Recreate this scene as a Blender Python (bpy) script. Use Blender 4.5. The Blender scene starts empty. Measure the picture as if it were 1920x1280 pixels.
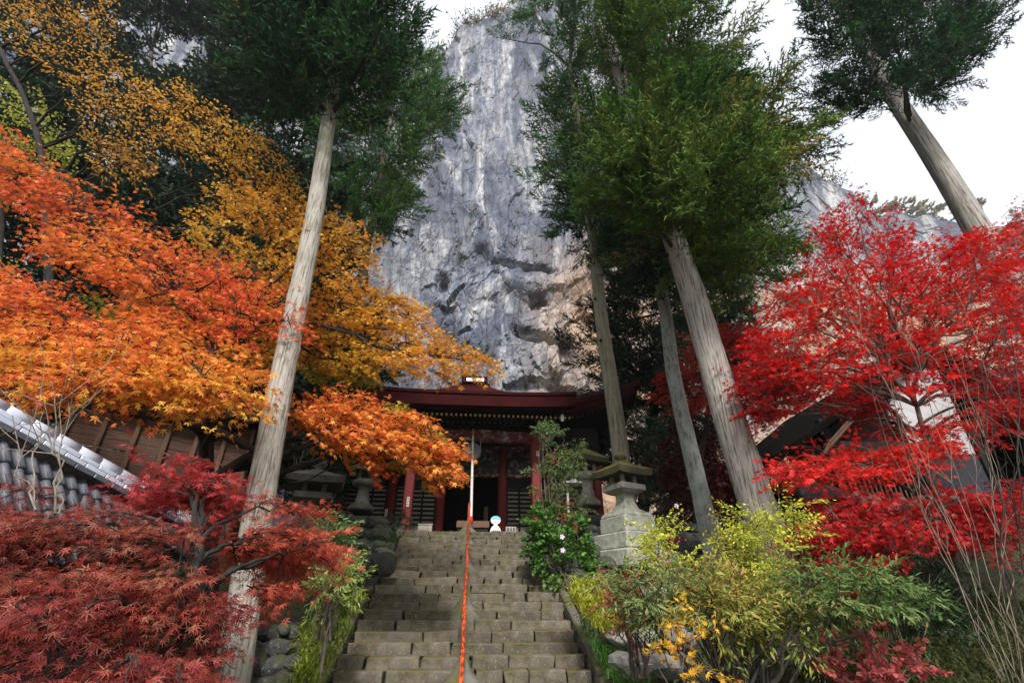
import bpy, math, random
import numpy as np
from mathutils import Vector, noise as mnoise

# ------------------------------------------------------------------ camera, sky, sun, exposure
scene = bpy.context.scene
EYE = np.array([0.0, 0.0, 1.6])
PITCH, YAW, FPX = math.radians(29), math.radians(-5), 907.0
cam_d = bpy.data.cameras.new('camera')
cam = bpy.data.objects.new('camera', cam_d)
scene.collection.objects.link(cam)
cam.location = EYE
cam.rotation_euler = (math.pi / 2 + PITCH, 0, YAW)
cam_d.sensor_width = 36
cam_d.lens = 36 * FPX / 1920
cam_d.clip_start = 0.05
cam_d.clip_end = 3000
scene.camera = cam

world = bpy.data.worlds.new('World')
scene.world = world
world.use_nodes = True
wn = world.node_tree.nodes
wl = world.node_tree.links
SUN_EL, SUN_AZ = 41, 180          # azimuth measured clockwise from +Y: straight behind the camera
sky = wn.new('ShaderNodeTexSky')
sky.sky_type = 'NISHITA'
sky.sun_disc = False
sky.sun_elevation = math.radians(SUN_EL)
sky.sun_rotation = math.radians(SUN_AZ)
sky.air_density = 1.0
sky.dust_density = 6.0
sky.ozone_density = 1.0
cloudmix = wn.new('ShaderNodeMix')
cloudmix.data_type = 'RGBA'
cloudmix.inputs[0].default_value = 0.86          # an even cover of thin white cloud
cloudmix.inputs[7].default_value = (6.2, 6.4, 6.8, 1)
wl.new(sky.outputs[0], cloudmix.inputs[6])
wl.new(cloudmix.outputs[2], wn['Background'].inputs[0])
wn['Background'].inputs[1].default_value = 0.05

sun_d = bpy.data.lights.new('sun', 'SUN')
sun_d.energy = 1.5
sun_d.angle = math.radians(10)
sun_d.color = (1.0, 0.965, 0.92)
sun = bpy.data.objects.new('sun', sun_d)
scene.collection.objects.link(sun)
_az, _el = math.radians(SUN_AZ), math.radians(SUN_EL)
_sd = Vector((math.sin(_az) * math.cos(_el), math.cos(_az) * math.cos(_el), math.sin(_el)))
sun.rotation_euler = _sd.to_track_quat('Z', 'Y').to_euler()

scene.view_settings.view_transform = 'Standard'
scene.view_settings.look = 'None'
scene.view_settings.exposure = 1.95
scene.view_settings.gamma = 1
scene.view_settings.use_curve_mapping = False
scene.render.engine = 'CYCLES'
scene.cycles.max_bounces = 6
scene.cycles.diffuse_bounces = 3
scene.cycles.transmission_bounces = 3
scene.cycles.use_denoising = True

rng = np.random.default_rng(7)
_ct, _st = math.cos(PITCH), math.sin(PITCH)
CF = np.array([-math.sin(YAW) * _ct, math.cos(YAW) * _ct, _st])
CR = np.array([math.cos(YAW), math.sin(YAW), 0.0])
CU = np.cross(CR, CF)


def at(px, py, Y):
    """world point on the vertical plane y = Y seen at photo pixel (px, py)"""
    d = CF + CR * (px - 960) / FPX + CU * (640 - py) / FPX
    return EYE + d * Y / d[1]


def at_many(px, py, Y):
    d = CF[None] + np.outer((px - 960) / FPX, CR) + np.outer((640 - py) / FPX, CU)
    return EYE + d * (Y / d[:, 1])[:, None]


# ------------------------------------------------------------------ materials
def new_mat(name):
    m = bpy.data.materials.new(name)
    m.use_nodes = True
    nt = m.node_tree
    return m, nt, nt.nodes['Principled BSDF']


def ramp(nt, stops, fac=None):
    r = nt.nodes.new('ShaderNodeValToRGB')
    e = r.color_ramp.elements
    while len(e) < len(stops):
        e.new(0.5)
    for i, (p, c) in enumerate(stops):
        e[i].position = p
        e[i].color = (c[0], c[1], c[2], 1) if not isinstance(c, (int, float)) else (c, c, c, 1)
    if fac is not None:
        nt.links.new(fac, r.inputs[0])
    return r.outputs[0]


def tex(nt, scale=(1, 1, 1), kind='NOISE', s=5, detail=6, rough=0.6, loc=(0, 0, 0), coord='Object', out=0, dist=0.0):
    tc = nt.nodes.new('ShaderNodeTexCoord')
    mp = nt.nodes.new('ShaderNodeMapping')
    mp.inputs['Scale'].default_value = scale
    mp.inputs['Location'].default_value = loc
    nt.links.new(tc.outputs[coord], mp.inputs[0])
    if kind == 'NOISE':
        t = nt.nodes.new('ShaderNodeTexNoise')
        t.inputs['Detail'].default_value = detail
        t.inputs['Roughness'].default_value = rough
        t.inputs['Distortion'].default_value = dist
    else:
        t = nt.nodes.new('ShaderNodeTexVoronoi')
        if kind == 'EDGE':
            t.feature = 'DISTANCE_TO_EDGE'
    t.inputs['Scale'].default_value = s
    nt.links.new(mp.outputs[0], t.inputs[0])
    return t.outputs[out]


def mix(nt, fac, a, b, mode='MIX'):
    n = nt.nodes.new('ShaderNodeMix')
    n.data_type = 'RGBA'
    n.blend_type = mode
    for idx, v in ((0, fac), (6, a), (7, b)):
        if isinstance(v, (int, float)):
            n.inputs[idx].default_value = v if idx == 0 else (v, v, v, 1)
        elif isinstance(v, tuple):
            n.inputs[idx].default_value = (*v, 1)
        else:
            nt.links.new(v, n.inputs[idx])
    return n.outputs[2]


def bump(nt, bsdf, h, strength=0.5, dist=0.02):
    b = nt.nodes.new('ShaderNodeBump')
    b.inputs['Strength'].default_value = strength
    b.inputs['Distance'].default_value = dist
    nt.links.new(h, b.inputs['Height'])
    nt.links.new(b.outputs[0], bsdf.inputs['Normal'])


def normal_z(nt):
    g = nt.nodes.new('ShaderNodeNewGeometry')
    s = nt.nodes.new('ShaderNodeSeparateXYZ')
    nt.links.new(g.outputs['Normal'], s.inputs[0])
    return s.outputs[2]


def mult(nt, a, b):
    n = nt.nodes.new('ShaderNodeMath')
    n.operation = 'MULTIPLY'
    for i, v in enumerate((a, b)):
        if isinstance(v, (int, float)):
            n.inputs[i].default_value = v
        else:
            nt.links.new(v, n.inputs[i])
    return n.outputs[0]


def stone_mat(name, dark, light, s=3.0, moss=0.0, mosscol=(0.10, 0.11, 0.02), speck=None, rough=0.85, bstr=0.6, bd=0.02, rnd=True):
    m, nt, b = new_mat(name)
    n1 = tex(nt, s=s, detail=8, rough=0.65, coord='Object')
    c = ramp(nt, [(0.3, dark), (0.7, light)], n1)
    if rnd:
        oi = nt.nodes.new('ShaderNodeObjectInfo')
        c = mix(nt, 1.0, c, ramp(nt, [(0, 0.72), (1, 1.2)], oi.outputs['Random']), 'MULTIPLY')
    if speck is not None:
        n2 = tex(nt, s=s * 6, detail=3, coord='Object')
        c = mix(nt, ramp(nt, [(0.60, 0), (0.68, 0.8)], n2), c, speck)
    if moss > 0:
        n3 = tex(nt, s=s * 0.8, detail=6, coord='Object', loc=(3, 1, 2))
        k = mult(nt, ramp(nt, [(0.62 - moss * 0.35, 0), (0.74 - moss * 0.35, 1)], n3), ramp(nt, [(0.1, 0.25), (0.6, 1)], normal_z(nt)))
        c = mix(nt, k, c, mosscol)
    nt.links.new(c, b.inputs['Base Color'])
    b.inputs['Roughness'].default_value = rough
    h = mix(nt, 0.5, tex(nt, s=s * 4, detail=8, rough=0.7), n1)
    bump(nt, b, h, bstr, bd)
    return m


def plain_mat(name, col, rough=0.6, metal=0.0, var=0.25, s=6, bstr=0.15, scale=(1, 1, 1)):
    m, nt, b = new_mat(name)
    n1 = tex(nt, scale=scale, s=s, detail=6)
    lo = tuple(v * (1 - var) for v in col)
    hi = tuple(min(1, v * (1 + var)) for v in col)
    nt.links.new(ramp(nt, [(0.3, lo), (0.7, hi)], n1), b.inputs['Base Color'])
    b.inputs['Roughness'].default_value = rough
    b.inputs['Metallic'].default_value = metal
    bump(nt, b, n1, bstr, 0.01)
    return m


def worn_mat(name, paint, under, amount=0.4, s=5, scale=(1, 1, 1), rough=0.7):
    m, nt, b = new_mat(name)
    n1 = tex(nt, scale=scale, s=s, detail=10, rough=0.75)
    n2 = tex(nt, scale=scale, s=s * 0.5, detail=4)
    c = mix(nt, ramp(nt, [(0.3, 0.75), (0.7, 1.25)], n2), (0, 0, 0), paint)
    c = mix(nt, ramp(nt, [(0.72 - amount * 0.3, 0), (0.76 - amount * 0.3, 1)], n1), c, under)
    nt.links.new(c, b.inputs['Base Color'])
    b.inputs['Roughness'].default_value = rough
    bump(nt, b, n1, 0.3, 0.005)
    return m


def bark_mat(name, dark, light, lichen=(0.32, 0.33, 0.27), lich=0.4, vs=1.2, hs=16, bd=0.025, green=None):
    m, nt, b = new_mat(name)
    streak = tex(nt, scale=(hs, hs, vs), s=1.0, detail=7, rough=0.65, dist=0.15)
    fine = tex(nt, scale=(hs * 3, hs * 3, vs * 5), s=1.0, detail=5, rough=0.7)
    blot = tex(nt, s=2.2, detail=6, rough=0.6)
    c = ramp(nt, [(0.36, dark), (0.52, light), (0.75, tuple(v * 1.15 for v in light))], streak)
    c = mix(nt, 1.0, c, ramp(nt, [(0.3, 0.6), (0.6, 1.1)], fine), 'MULTIPLY')
    c = mix(nt, ramp(nt, [(0.5, 0), (0.72, lich)], blot), c, lichen)
    if green:
        c = mix(nt, ramp(nt, [(0.52, 0), (0.66, 0.6)], tex(nt, s=1.3, detail=5, loc=(4, 4, 4))), c, green)
    nt.links.new(c, b.inputs['Base Color'])
    b.inputs['Roughness'].default_value = 0.85
    b.inputs['Specular IOR Level'].default_value = 0.3
    bump(nt, b, mix(nt, 0.35, streak, fine), 0.9, bd)
    return m


def leaf_mat(name, trans=0.42, rough=0.5, spec=0.3):
    m, nt, b = new_mat(name)
    a = nt.nodes.new('ShaderNodeAttribute')
    a.attribute_name = 'Col'
    nt.links.new(a.outputs[0], b.inputs['Base Color'])
    b.inputs['Roughness'].default_value = rough
    b.inputs['Specular IOR Level'].default_value = spec
    t = nt.nodes.new('ShaderNodeBsdfTranslucent')
    nt.links.new(a.outputs[0], t.inputs[0])
    ms = nt.nodes.new('ShaderNodeMixShader')
    ms.inputs[0].default_value = trans
    nt.links.new(b.outputs[0], ms.inputs[1])
    nt.links.new(t.outputs[0], ms.inputs[2])
    nt.links.new(ms.outputs[0], nt.nodes['Material Output'].inputs[0])
    return m


M = {}
M['leaf'] = leaf_mat('leaf_blade')
M['leaf_shiny'] = leaf_mat('leaf_glossy', 0.3, 0.3, 0.5)
M['needle'] = leaf_mat('cedar_needles', 0.2, 0.75, 0.12)
M['bark_a'] = bark_mat('cedar_bark_pale', (0.13, 0.115, 0.09), (0.38, 0.355, 0.31), green=(0.16, 0.17, 0.08), hs=34, vs=2.2)
M['bark_e'] = bark_mat('cedar_bark_furrowed', (0.09, 0.08, 0.07), (0.37, 0.345, 0.31), vs=1.3, hs=30, bd=0.05)
M['bark_d'] = bark_mat('cedar_bark_mottled', (0.10, 0.11, 0.10), (0.26, 0.27, 0.24), lichen=(0.30, 0.36, 0.32), lich=0.8, vs=4, hs=14)
M['bark_c'] = bark_mat('cedar_bark_tan', (0.12, 0.10, 0.07), (0.27, 0.25, 0.18), green=(0.17, 0.18, 0.10))
M['bark_dark'] = bark_mat('dark_bark', (0.007, 0.006, 0.005), (0.026, 0.021, 0.017), lich=0.02, bd=0.01)
M['bark_twig'] = bark_mat('pale_twig_bark', (0.05, 0.037, 0.027), (0.18, 0.145, 0.11), lich=0.2, bd=0.004)
M['bark_mid'] = bark_mat('brown_bark', (0.03, 0.022, 0.017), (0.12, 0.095, 0.075), lich=0.3, bd=0.01)
M['step'] = stone_mat('step_stone', (0.032, 0.028, 0.022), (0.17, 0.15, 0.12), s=4.0, moss=0.5, mosscol=(0.10, 0.085, 0.02), speck=(0.24, 0.22, 0.18), bstr=0.9, bd=0.03)
M['kerb'] = stone_mat('kerb_stone', (0.04, 0.037, 0.030), (0.14, 0.13, 0.105), s=3, moss=0.4, mosscol=(0.07, 0.075, 0.02), speck=(0.25, 0.25, 0.22), bstr=0.8)
M['rock'] = stone_mat('dark_rock', (0.012, 0.012, 0.013), (0.075, 0.072, 0.07), s=3.5, moss=0.3, mosscol=(0.04, 0.05, 0.012), speck=(0.22, 0.22, 0.22), bstr=1.0, bd=0.05)
M['rock_pale'] = stone_mat('pale_rock', (0.10, 0.095, 0.09), (0.34, 0.33, 0.31), s=3, moss=0.3, mosscol=(0.06, 0.07, 0.02), bstr=1.0, bd=0.05)
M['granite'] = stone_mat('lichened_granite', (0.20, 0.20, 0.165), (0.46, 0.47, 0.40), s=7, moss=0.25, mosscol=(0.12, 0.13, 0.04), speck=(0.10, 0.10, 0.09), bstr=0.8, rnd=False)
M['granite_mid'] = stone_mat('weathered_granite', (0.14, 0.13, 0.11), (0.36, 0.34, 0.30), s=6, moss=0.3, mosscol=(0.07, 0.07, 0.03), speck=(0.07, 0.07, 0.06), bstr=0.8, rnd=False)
M['granite_dark'] = stone_mat('dark_granite', (0.045, 0.04, 0.033), (0.13, 0.12, 0.10), s=5, moss=0.3, mosscol=(0.05, 0.055, 0.02), bstr=0.8, rnd=False)  # darkest of the granite tones
M['mosscap'] = stone_mat('mossy_roof_stone', (0.03, 0.03, 0.024), (0.09, 0.085, 0.07), s=4, moss=.7, mosscol=(0.16, 0.155, 0.02), bstr=1.0, bd=0.03, rnd=False)
M['soil'] = stone_mat('leafy_soil', (0.018, 0.014, 0.009), (0.06, 0.05, 0.028), s=3, moss=0.6, mosscol=(0.035, 0.05, 0.012), speck=(0.14, 0.06, 0.02), bstr=1.0, bd=0.05, rnd=False)
M['red'] = worn_mat('worn_red_lacquer', (0.20, 0.020, 0.016), (0.24, 0.18, 0.16), 0.32, 6, (1, 1, 0.3))
M['red_beam'] = worn_mat('flaking_red_beam', (0.13, 0.014, 0.011), (0.40, 0.34, 0.30), 0.62, 3, (1, 1, 2))
M['redroof'] = plain_mat('red_painted_copper', (0.034, 0.0038, 0.004), 0.9, var=0.3, s=3)
M['redroof'].node_tree.nodes['Principled BSDF'].inputs['Specular IOR Level'].default_value = .12
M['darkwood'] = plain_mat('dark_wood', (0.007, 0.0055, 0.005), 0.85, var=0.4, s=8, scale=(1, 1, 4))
M['paper'] = plain_mat('old_paper_panel', (0.36, 0.32, 0.27), 0.9)
M['panel'] = worn_mat('flaking_carved_panel', (0.035, 0.027, 0.025), (0.24, 0.20, 0.18), 0.62, 4)
M['gold'] = plain_mat('ochre_rafter_end', (0.50, 0.33, 0.09), 0.6)
M['white'] = plain_mat('white_paint', (0.78, 0.78, 0.76), 0.5, var=0.06)
M['plaster'] = plain_mat('white_plaster', (0.50, 0.49, 0.50), 0.9, var=0.10, s=2)
M['wains'] = plain_mat('dark_board_wall', (0.016, 0.017, 0.025), 0.75, var=0.5, s=5, scale=(6, 6, 1))
M['gong'] = plain_mat('aged_bronze', (0.24, 0.28, 0.29), 0.55, 0.2)
M['rope'] = plain_mat('white_rope', (0.78, 0.75, 0.70), 0.95, s=30, bstr=0.5)
M['ropered'] = plain_mat('red_cloth', (0.5, 0.03, 0.03), 0.9)
M['rail'] = worn_mat('rusted_orange_rail', (0.80, 0.10, 0.012), (0.10, 0.028, 0.016), 0.82, 7, (6, 1.2, 1.2), 0.55)
M['concrete'] = stone_mat('rail_footing_concrete', (0.07, 0.068, 0.06), (0.17, 0.165, 0.145), s=4, moss=0.45, mosscol=(0.09, 0.085, 0.02), rnd=False, bstr=0.4)
M['tile'] = plain_mat('grey_glazed_roof_tile', (0.055, 0.06, 0.075), 0.42, 0.0, var=0.35, s=4)
M['tile2'] = plain_mat('light_grey_ridge_tile', (0.42, 0.46, 0.54), 0.25, 0.0, var=0.2, s=4)
M['plank'] = plain_mat('weathered_plank', (0.105, 0.055, 0.036), 0.85, var=0.55, s=3, scale=(1.5, 1.5, 14), bstr=0.5)
M['batten'] = plain_mat('wood_batten', (0.13, 0.075, 0.045), 0.85, var=0.4, s=4, scale=(8, 8, 1))
M['bronze'] = plain_mat('black_bronze', (0.018, 0.018, 0.02), 0.4, 0.6)
M['cyan'] = plain_mat('pale_blue_paint', (0.20, 0.58, 0.70), 0.6, var=0.03)
M['ink'] = plain_mat('dark_ink', (0.03, 0.03, 0.045), 0.7)
M['pinkink'] = plain_mat('red_ink', (0.55, 0.08, 0.08), 0.7)
M['pipe'] = plain_mat('grey_beige_pipe', (0.26, 0.23, 0.19), 0.6)
M['lilac'] = plain_mat('lilac_petal', (0.62, 0.42, 0.68), 0.6, var=0.1)
M['berry'] = plain_mat('red_berry', (0.6, 0.02, 0.015), 0.3)


# ------------------------------------------------------------------ mesh helpers
class MB:
    def __init__(s):
        s.V, s.T, s.Q, s.C, s.n = [], [], [], [], 0
        s.hascol = False

    def add(s, V, T=None, Q=None, col=None):
        V = np.asarray(V, float).reshape(-1, 3)
        s.V.append(V)
        if T is not None and len(T):
            s.T.append(np.asarray(T, int).reshape(-1, 3) + s.n)
        if Q is not None and len(Q):
            s.Q.append(np.asarray(Q, int).reshape(-1, 4) + s.n)
        if col is None:
            c = np.ones((len(V), 3)) * 0.1
        else:
            c = np.broadcast_to(np.asarray(col, float), (len(V), 3))
            s.hascol = True
        s.C.append(c)
        s.n += len(V)
        return s

    def mesh(s, name, mat, smooth=False):
        me = bpy.data.meshes.new(name)
        if s.n:
            V = np.concatenate(s.V)
            T = np.concatenate(s.T) if s.T else np.zeros((0, 3), int)
            Q = np.concatenate(s.Q) if s.Q else np.zeros((0, 4), int)
            me.vertices.add(len(V))
            me.vertices.foreach_set('co', V.astype('f').ravel())
            loops = np.concatenate([T.ravel(), Q.ravel()]).astype('i')
            me.loops.add(len(loops))
            me.loops.foreach_set('vertex_index', loops)
            tot = np.concatenate([np.full(len(T), 3), np.full(len(Q), 4)]).astype('i')
            me.polygons.add(len(tot))
            me.polygons.foreach_set('loop_start', (np.cumsum(tot) - tot).astype('i'))
            me.polygons.foreach_set('loop_total', tot)
            me.polygons.foreach_set('use_smooth', np.full(len(tot), smooth))
            if s.hascol:
                a = me.color_attributes.new('Col', 'FLOAT_COLOR', 'POINT')
                C = np.concatenate(s.C)
                a.data.foreach_set('color', np.c_[C, np.ones(len(C))].astype('f').ravel())
            me.update(calc_edges=True)
        me.materials.append(mat)
        return me

    def build(s, name, mat, parent=None, smooth=False, kind=None, origin=None):
        me = s.mesh(name, mat, smooth)
        return link(name, me, parent, kind, origin)


def link(name, data, parent=None, kind=None, loc=None):
    o = bpy.data.objects.new(name, data)
    scene.collection.objects.link(o)
    if loc is not None:
        o.location = loc
    if parent is not None:
        o.parent = parent
        pl = Vector(parent.location)
        # parents are never rotated when parts are attached in world space
        if parent.get('_w'):
            o.location = Vector(o.location) - Vector(parent['_w'])
            o['_w'] = tuple(Vector(parent['_w']) + Vector(o.location))
    else:
        o['_w'] = tuple(o.location)
    if kind:
        o['kind'] = kind
    return o


def thing(name, label, cat, loc=(0, 0, 0), group=None, kind=None):
    o = link(name, None, None, kind, loc)
    if label:
        o['label'] = label
    if cat:
        o['category'] = cat
    if group:
        o['group'] = group
    return o


def tagit(o, label, cat, group=None):
    o['label'] = label
    o['category'] = cat
    if group:
        o['group'] = group
    return o


BOXV = np.array([[x, y, z] for x in (-1, 1) for y in (-1, 1) for z in (-1, 1)], float)


def rotz(a):
    c, s = math.cos(a), math.sin(a)
    return np.array([[c, -s, 0], [s, c, 0], [0, 0, 1.0]])


def cham(size, bev=0.02, jit=0.0, r=None):
    """chamfered box, 24 verts / 44 tris, centred"""
    hx, hy, hz = [v / 2 for v in size]
    b = min(bev, hx * .8, hy * .8, hz * .8)
    V, idx = [], {}
    for sx in (-1, 1):
        for sy in (-1, 1):
            for sz in (-1, 1):
                j = np.zeros(3) if r is None else r.uniform(-jit, jit, 3)
                for ax in range(3):
                    p = np.array([sx * (hx - b), sy * (hy - b), sz * (hz - b)])
                    p[ax] = (sx, sy, sz)[ax] * (hx, hy, hz)[ax]
                    idx[(sx, sy, sz, ax)] = len(V)
                    V.append(p + j)
    Q, T = [], []
    for ax in range(3):
        o1, o2 = (ax + 1) % 3, (ax + 2) % 3
        for s in (-1, 1):
            f = []
            for a, c in ((-1, -1), (1, -1), (1, 1), (-1, 1)):
                k = [0, 0, 0]
                k[ax], k[o1], k[o2] = s, a, c
                f.append(idx[(*k, ax)])
            Q.append(f if s > 0 else f[::-1])
            for s2 in (-1, 1):   # edge along axis o2 between faces ax,o1
                k1, k2 = [0, 0, 0], [0, 0, 0]
                k1[ax], k1[o1], k1[o2] = s, s2, -1
                k2[ax], k2[o1], k2[o2] = s, s2, 1
                f = [idx[(*k1, ax)], idx[(*k1, o1)], idx[(*k2, o1)], idx[(*k2, ax)]]
                Q.append(f if s * s2 > 0 else f[::-1])
    for sx in (-1, 1):
        for sy in (-1, 1):
            for sz in (-1, 1):
                f = [idx[(sx, sy, sz, 0)], idx[(sx, sy, sz, 1)], idx[(sx, sy, sz, 2)]]
                T.append(f if sx * sy * sz > 0 else f[::-1])
    return np.array(V), np.array(T), np.array(Q)


def bx(mb, c, size, rz=0.0, bev=0.01, jit=0.0, R=None, col=None):
    V, T, Q = cham(size, bev, jit, rng if jit else None)
    R = rotz(rz) if R is None else R
    mb.add(V @ R.T + np.asarray(c), T, Q, col)
    return mb


def frame_dirs(d):
    d = d / (np.linalg.norm(d) + 1e-9)
    u = np.array([0, 0, 1.0]) if abs(d[2]) < 0.9 else np.array([1.0, 0, 0])
    s = np.cross(d, u)
    s /= np.linalg.norm(s)
    return s, np.cross(s, d)


def tube(mb, pts, rad, sides=6, cap=True, col=None, disp=None):
    pts = np.asarray(pts, float)
    n = len(pts)
    rad = np.broadcast_to(np.asarray(rad, float), (n,))
    d = np.gradient(pts, axis=0)
    s0, _ = frame_dirs(d[0])
    ang = np.arange(sides) / sides * 2 * math.pi
    V = np.zeros((n, sides, 3))
    s = s0
    for i in range(n):
        t = d[i] / (np.linalg.norm(d[i]) + 1e-9)
        s = s - t * (s @ t)
        s /= (np.linalg.norm(s) + 1e-9)
        b = np.cross(t, s)
        rr = rad[i] * (np.ones(sides) if disp is None else disp[i])
        V[i] = pts[i] + (np.cos(ang) * rr)[:, None] * s + (np.sin(ang) * rr)[:, None] * b
    a = np.arange(n - 1)[:, None] * sides + np.arange(sides)[None]
    b2 = np.arange(n - 1)[:, None] * sides + (np.arange(sides)[None] + 1) % sides
    Q = np.stack([a, b2, b2 + sides, a + sides], -1).reshape(-1, 4)
    V = V.reshape(-1, 3)
    T = []
    if cap:
        V = np.r_[V, pts[:1], pts[-1:]]
        k = n * sides
        for i in range(sides):
            T.append([k, (i + 1) % sides, i])
            T.append([k + 1, (n - 1) * sides + i, (n - 1) * sides + (i + 1) % sides])
    mb.add(V, T, Q, col)
    return mb


def lathe(mb, prof, c=(0, 0, 0), sides=24, rz=0.0, square=False, col=None, axis=None):
    """profile (r, z); square=True makes a four-sided turned block"""
    if square:
        sides = 4
    ang = np.arange(sides) / sides * 2 * math.pi + rz + (math.pi / 4 if square else 0)
    k = math.sqrt(2) if square else 1
    V = np.array([[r * k * math.cos(a), r * k * math.sin(a), z] for r, z in prof for a in ang])
    n = len(prof)
    a = np.arange(n - 1)[:, None] * sides + np.arange(sides)[None]
    b = np.arange(n - 1)[:, None] * sides + (np.arange(sides)[None] + 1) % sides
    Q = np.stack([a, b, b + sides, a + sides], -1).reshape(-1, 4)
    V = np.r_[V, [[0, 0, prof[0][1]], [0, 0, prof[-1][1]]]]
    T = []
    for i in range(sides):
        T.append([n * sides, (i + 1) % sides, i])
        T.append([n * sides + 1, (n - 1) * sides + i, (n - 1) * sides + (i + 1) % sides])
    if axis is not None:
        V = V @ np.asarray(axis).T
    mb.add(V + np.asarray(c), T, Q, col)
    return mb


def ico_data(sub):
    import bmesh
    bm = bmesh.new()
    bmesh.ops.create_icosphere(bm, subdivisions=sub, radius=1)
    V = np.array([v.co for v in bm.verts])
    T = np.array([[v.index for v in f.verts] for f in bm.faces])
    bm.free()
    return V, T


ICO1, ICO2, ICO3 = ico_data(1), ico_data(2), ico_data(3)


def rock_shape(r, size, lvl=ICO2, rough=0.22):
    V, T = lvl
    V = V.copy()
    for k in range(7):                      # knock facets off
        d = r.normal(size=3)
        d /= np.linalg.norm(d)
        h = V @ d
        lim = r.uniform(0.55, 0.85)
        V = V - np.where(h > lim, h - lim, 0)[:, None] * d * 0.9
    V *= 1 + r.uniform(-rough, rough, (len(V), 1)) * 0.25
    return V * (np.asarray(size) / 2), T


# rotation frames -------------------------------------------------
def frames(d, n):
    d = d / (np.linalg.norm(d, axis=-1, keepdims=True) + 1e-9)
    n = n - d * (n * d).sum(-1, keepdims=True)
    n = n / (np.linalg.norm(n, axis=-1, keepdims=True) + 1e-9)
    b = np.cross(n, d)
    return np.stack([d, b, n], -1)          # columns = local x, y, z


def scatter(mb, TV, TT, pos, R, sc, col, tcol=None):
    """stamp template (TV, TT) at every pos"""
    N, k = len(pos), len(TV)
    V = np.einsum('nij,kj->nki', R, TV) * np.asarray(sc).reshape(-1, 1, 1) + pos[:, None]
    T = TT[None] + (np.arange(N) * k)[:, None, None]
    C = np.repeat(col[:, None], k, 1)
    if tcol is not None:
        C = C * tcol[None]
    mb.add(V.reshape(-1, 3), T.reshape(-1, 3), None, C.reshape(-1, 3))


def lobed_leaf(lobes, notch, curl=0.12):
    """palmate leaf, stem at origin, unit size; lobes = (angle deg, length)"""
    c = np.array([0.18, 0, 0])
    V = [np.zeros(3), c]
    T = []
    ang = [math.radians(a) for a, _ in lobes]
    tips, nots = [], []
    for a, L in zip(ang, [l for _, l in lobes]):
        tips.append(len(V))
        V.append(c + np.array([math.cos(a), math.sin(a), 0]) * L + np.array([0, 0, -curl * L]))
    b = [ang[0] - (ang[1] - ang[0]) * .5] + [(ang[i] + ang[i + 1]) / 2 for i in range(len(ang) - 1)] + [ang[-1] + (ang[-1] - ang[-2]) * .5]
    for a in b:
        nots.append(len(V))
        V.append(c + np.array([math.cos(a), math.sin(a), 0]) * notch + np.array([0, 0, 0.03]))
    for i in range(len(lobes)):
        T += [[1, nots[i], tips[i]], [1, tips[i], nots[i + 1]]]
    T.append([0, nots[0], 1])
    T.append([0, 1, nots[-1]])
    return np.array(V), np.array(T)


MAPLE = lobed_leaf([(-118, .42), (-75, .68), (-36, .88), (0, 1.0), (36, .88), (75, .68), (118, .42)], 0.27)
MAPLE_FINE = lobed_leaf([(-125, .45), (-82, .75), (-40, .95), (0, 1.05), (40, .95), (82, .75), (125, .45)], 0.17, 0.2)
MAPLE5 = lobed_leaf([(-95, .55), (-46, .85), (0, 1.0), (46, .85), (95, .55)], 0.30)


def oval_leaf(w=0.25, fold=0.08, droop=0.15):
    V = np.array([[0, 0, 0], [.3, w * .9, fold], [.3, -w * .9, fold * .2], [.68, w * .75, fold - droop * .4], [.68, -w * .75, -droop * .3], [1, 0, -droop]])
    return V, np.array([[0, 2, 1], [1, 2, 4], [1, 4, 3], [3, 4, 5]])


def star_leaf(lobes, notch):
    """far-seen palmate leaf: one blade per lobe plus a small heart"""
    V, T = lobed_leaf(lobes, notch)
    n = len(lobes)
    tips = list(range(2, 2 + n)); nots = list(range(2 + n, 3 + 2 * n))
    T = [[nots[i], tips[i], nots[i + 1]] for i in range(n)] + [[nots[0], nots[n // 2 + 1], nots[-1]], [nots[0], nots[1], nots[n // 2 + 1]]]
    return V, np.array(T)


STAR = star_leaf([(-95, .55), (-46, .85), (0, 1.0), (46, .85), (95, .55)], 0.34)
STAR7 = star_leaf([(-125, .45), (-82, .75), (-40, .95), (0, 1.05), (40, .95), (82, .75), (125, .45)], 0.22)
OVAL = oval_leaf(0.25)
LANCE = oval_leaf(0.13, 0.03, 0.25)
ROUND = oval_leaf(0.42, 0.06, 0.1)
STRAP = oval_leaf(0.05, 0.01, 0.45)


# polygon sampling -------------------------------------------------
def poly_sample(poly, n, r):
    P = np.array(poly, float)
    lo, hi = P.min(0), P.max(0)
    out = np.zeros((0, 2))
    x1, y1 = P[:, 0], P[:, 1]
    x2, y2 = np.roll(x1, -1), np.roll(y1, -1)
    dy = np.where(np.abs(y2 - y1) < 1e-6, 1e-6, y2 - y1)
    while len(out) < n:
        q = r.uniform(lo, hi, (n * 2, 2))
        cond = (y1[None] > q[:, 1:]) != (y2[None] > q[:, 1:])
        xi = x1 + (q[:, 1:] - y1) * (x2 - x1) / dy
        inside = (cond & (q[:, :1] < xi)).sum(1) % 2 == 1
        out = np.r_[out, q[inside]]
    out = out[:n]
    cond = (y1[None] > out[:, 1:]) != (y2[None] > out[:, 1:])
    xi = np.where(cond, x1 + (out[:, 1:] - y1) * (x2 - x1) / dy, np.nan)
    left, right = np.nanmin(xi, 1), np.nanmax(xi, 1)
    return out, left, right


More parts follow.
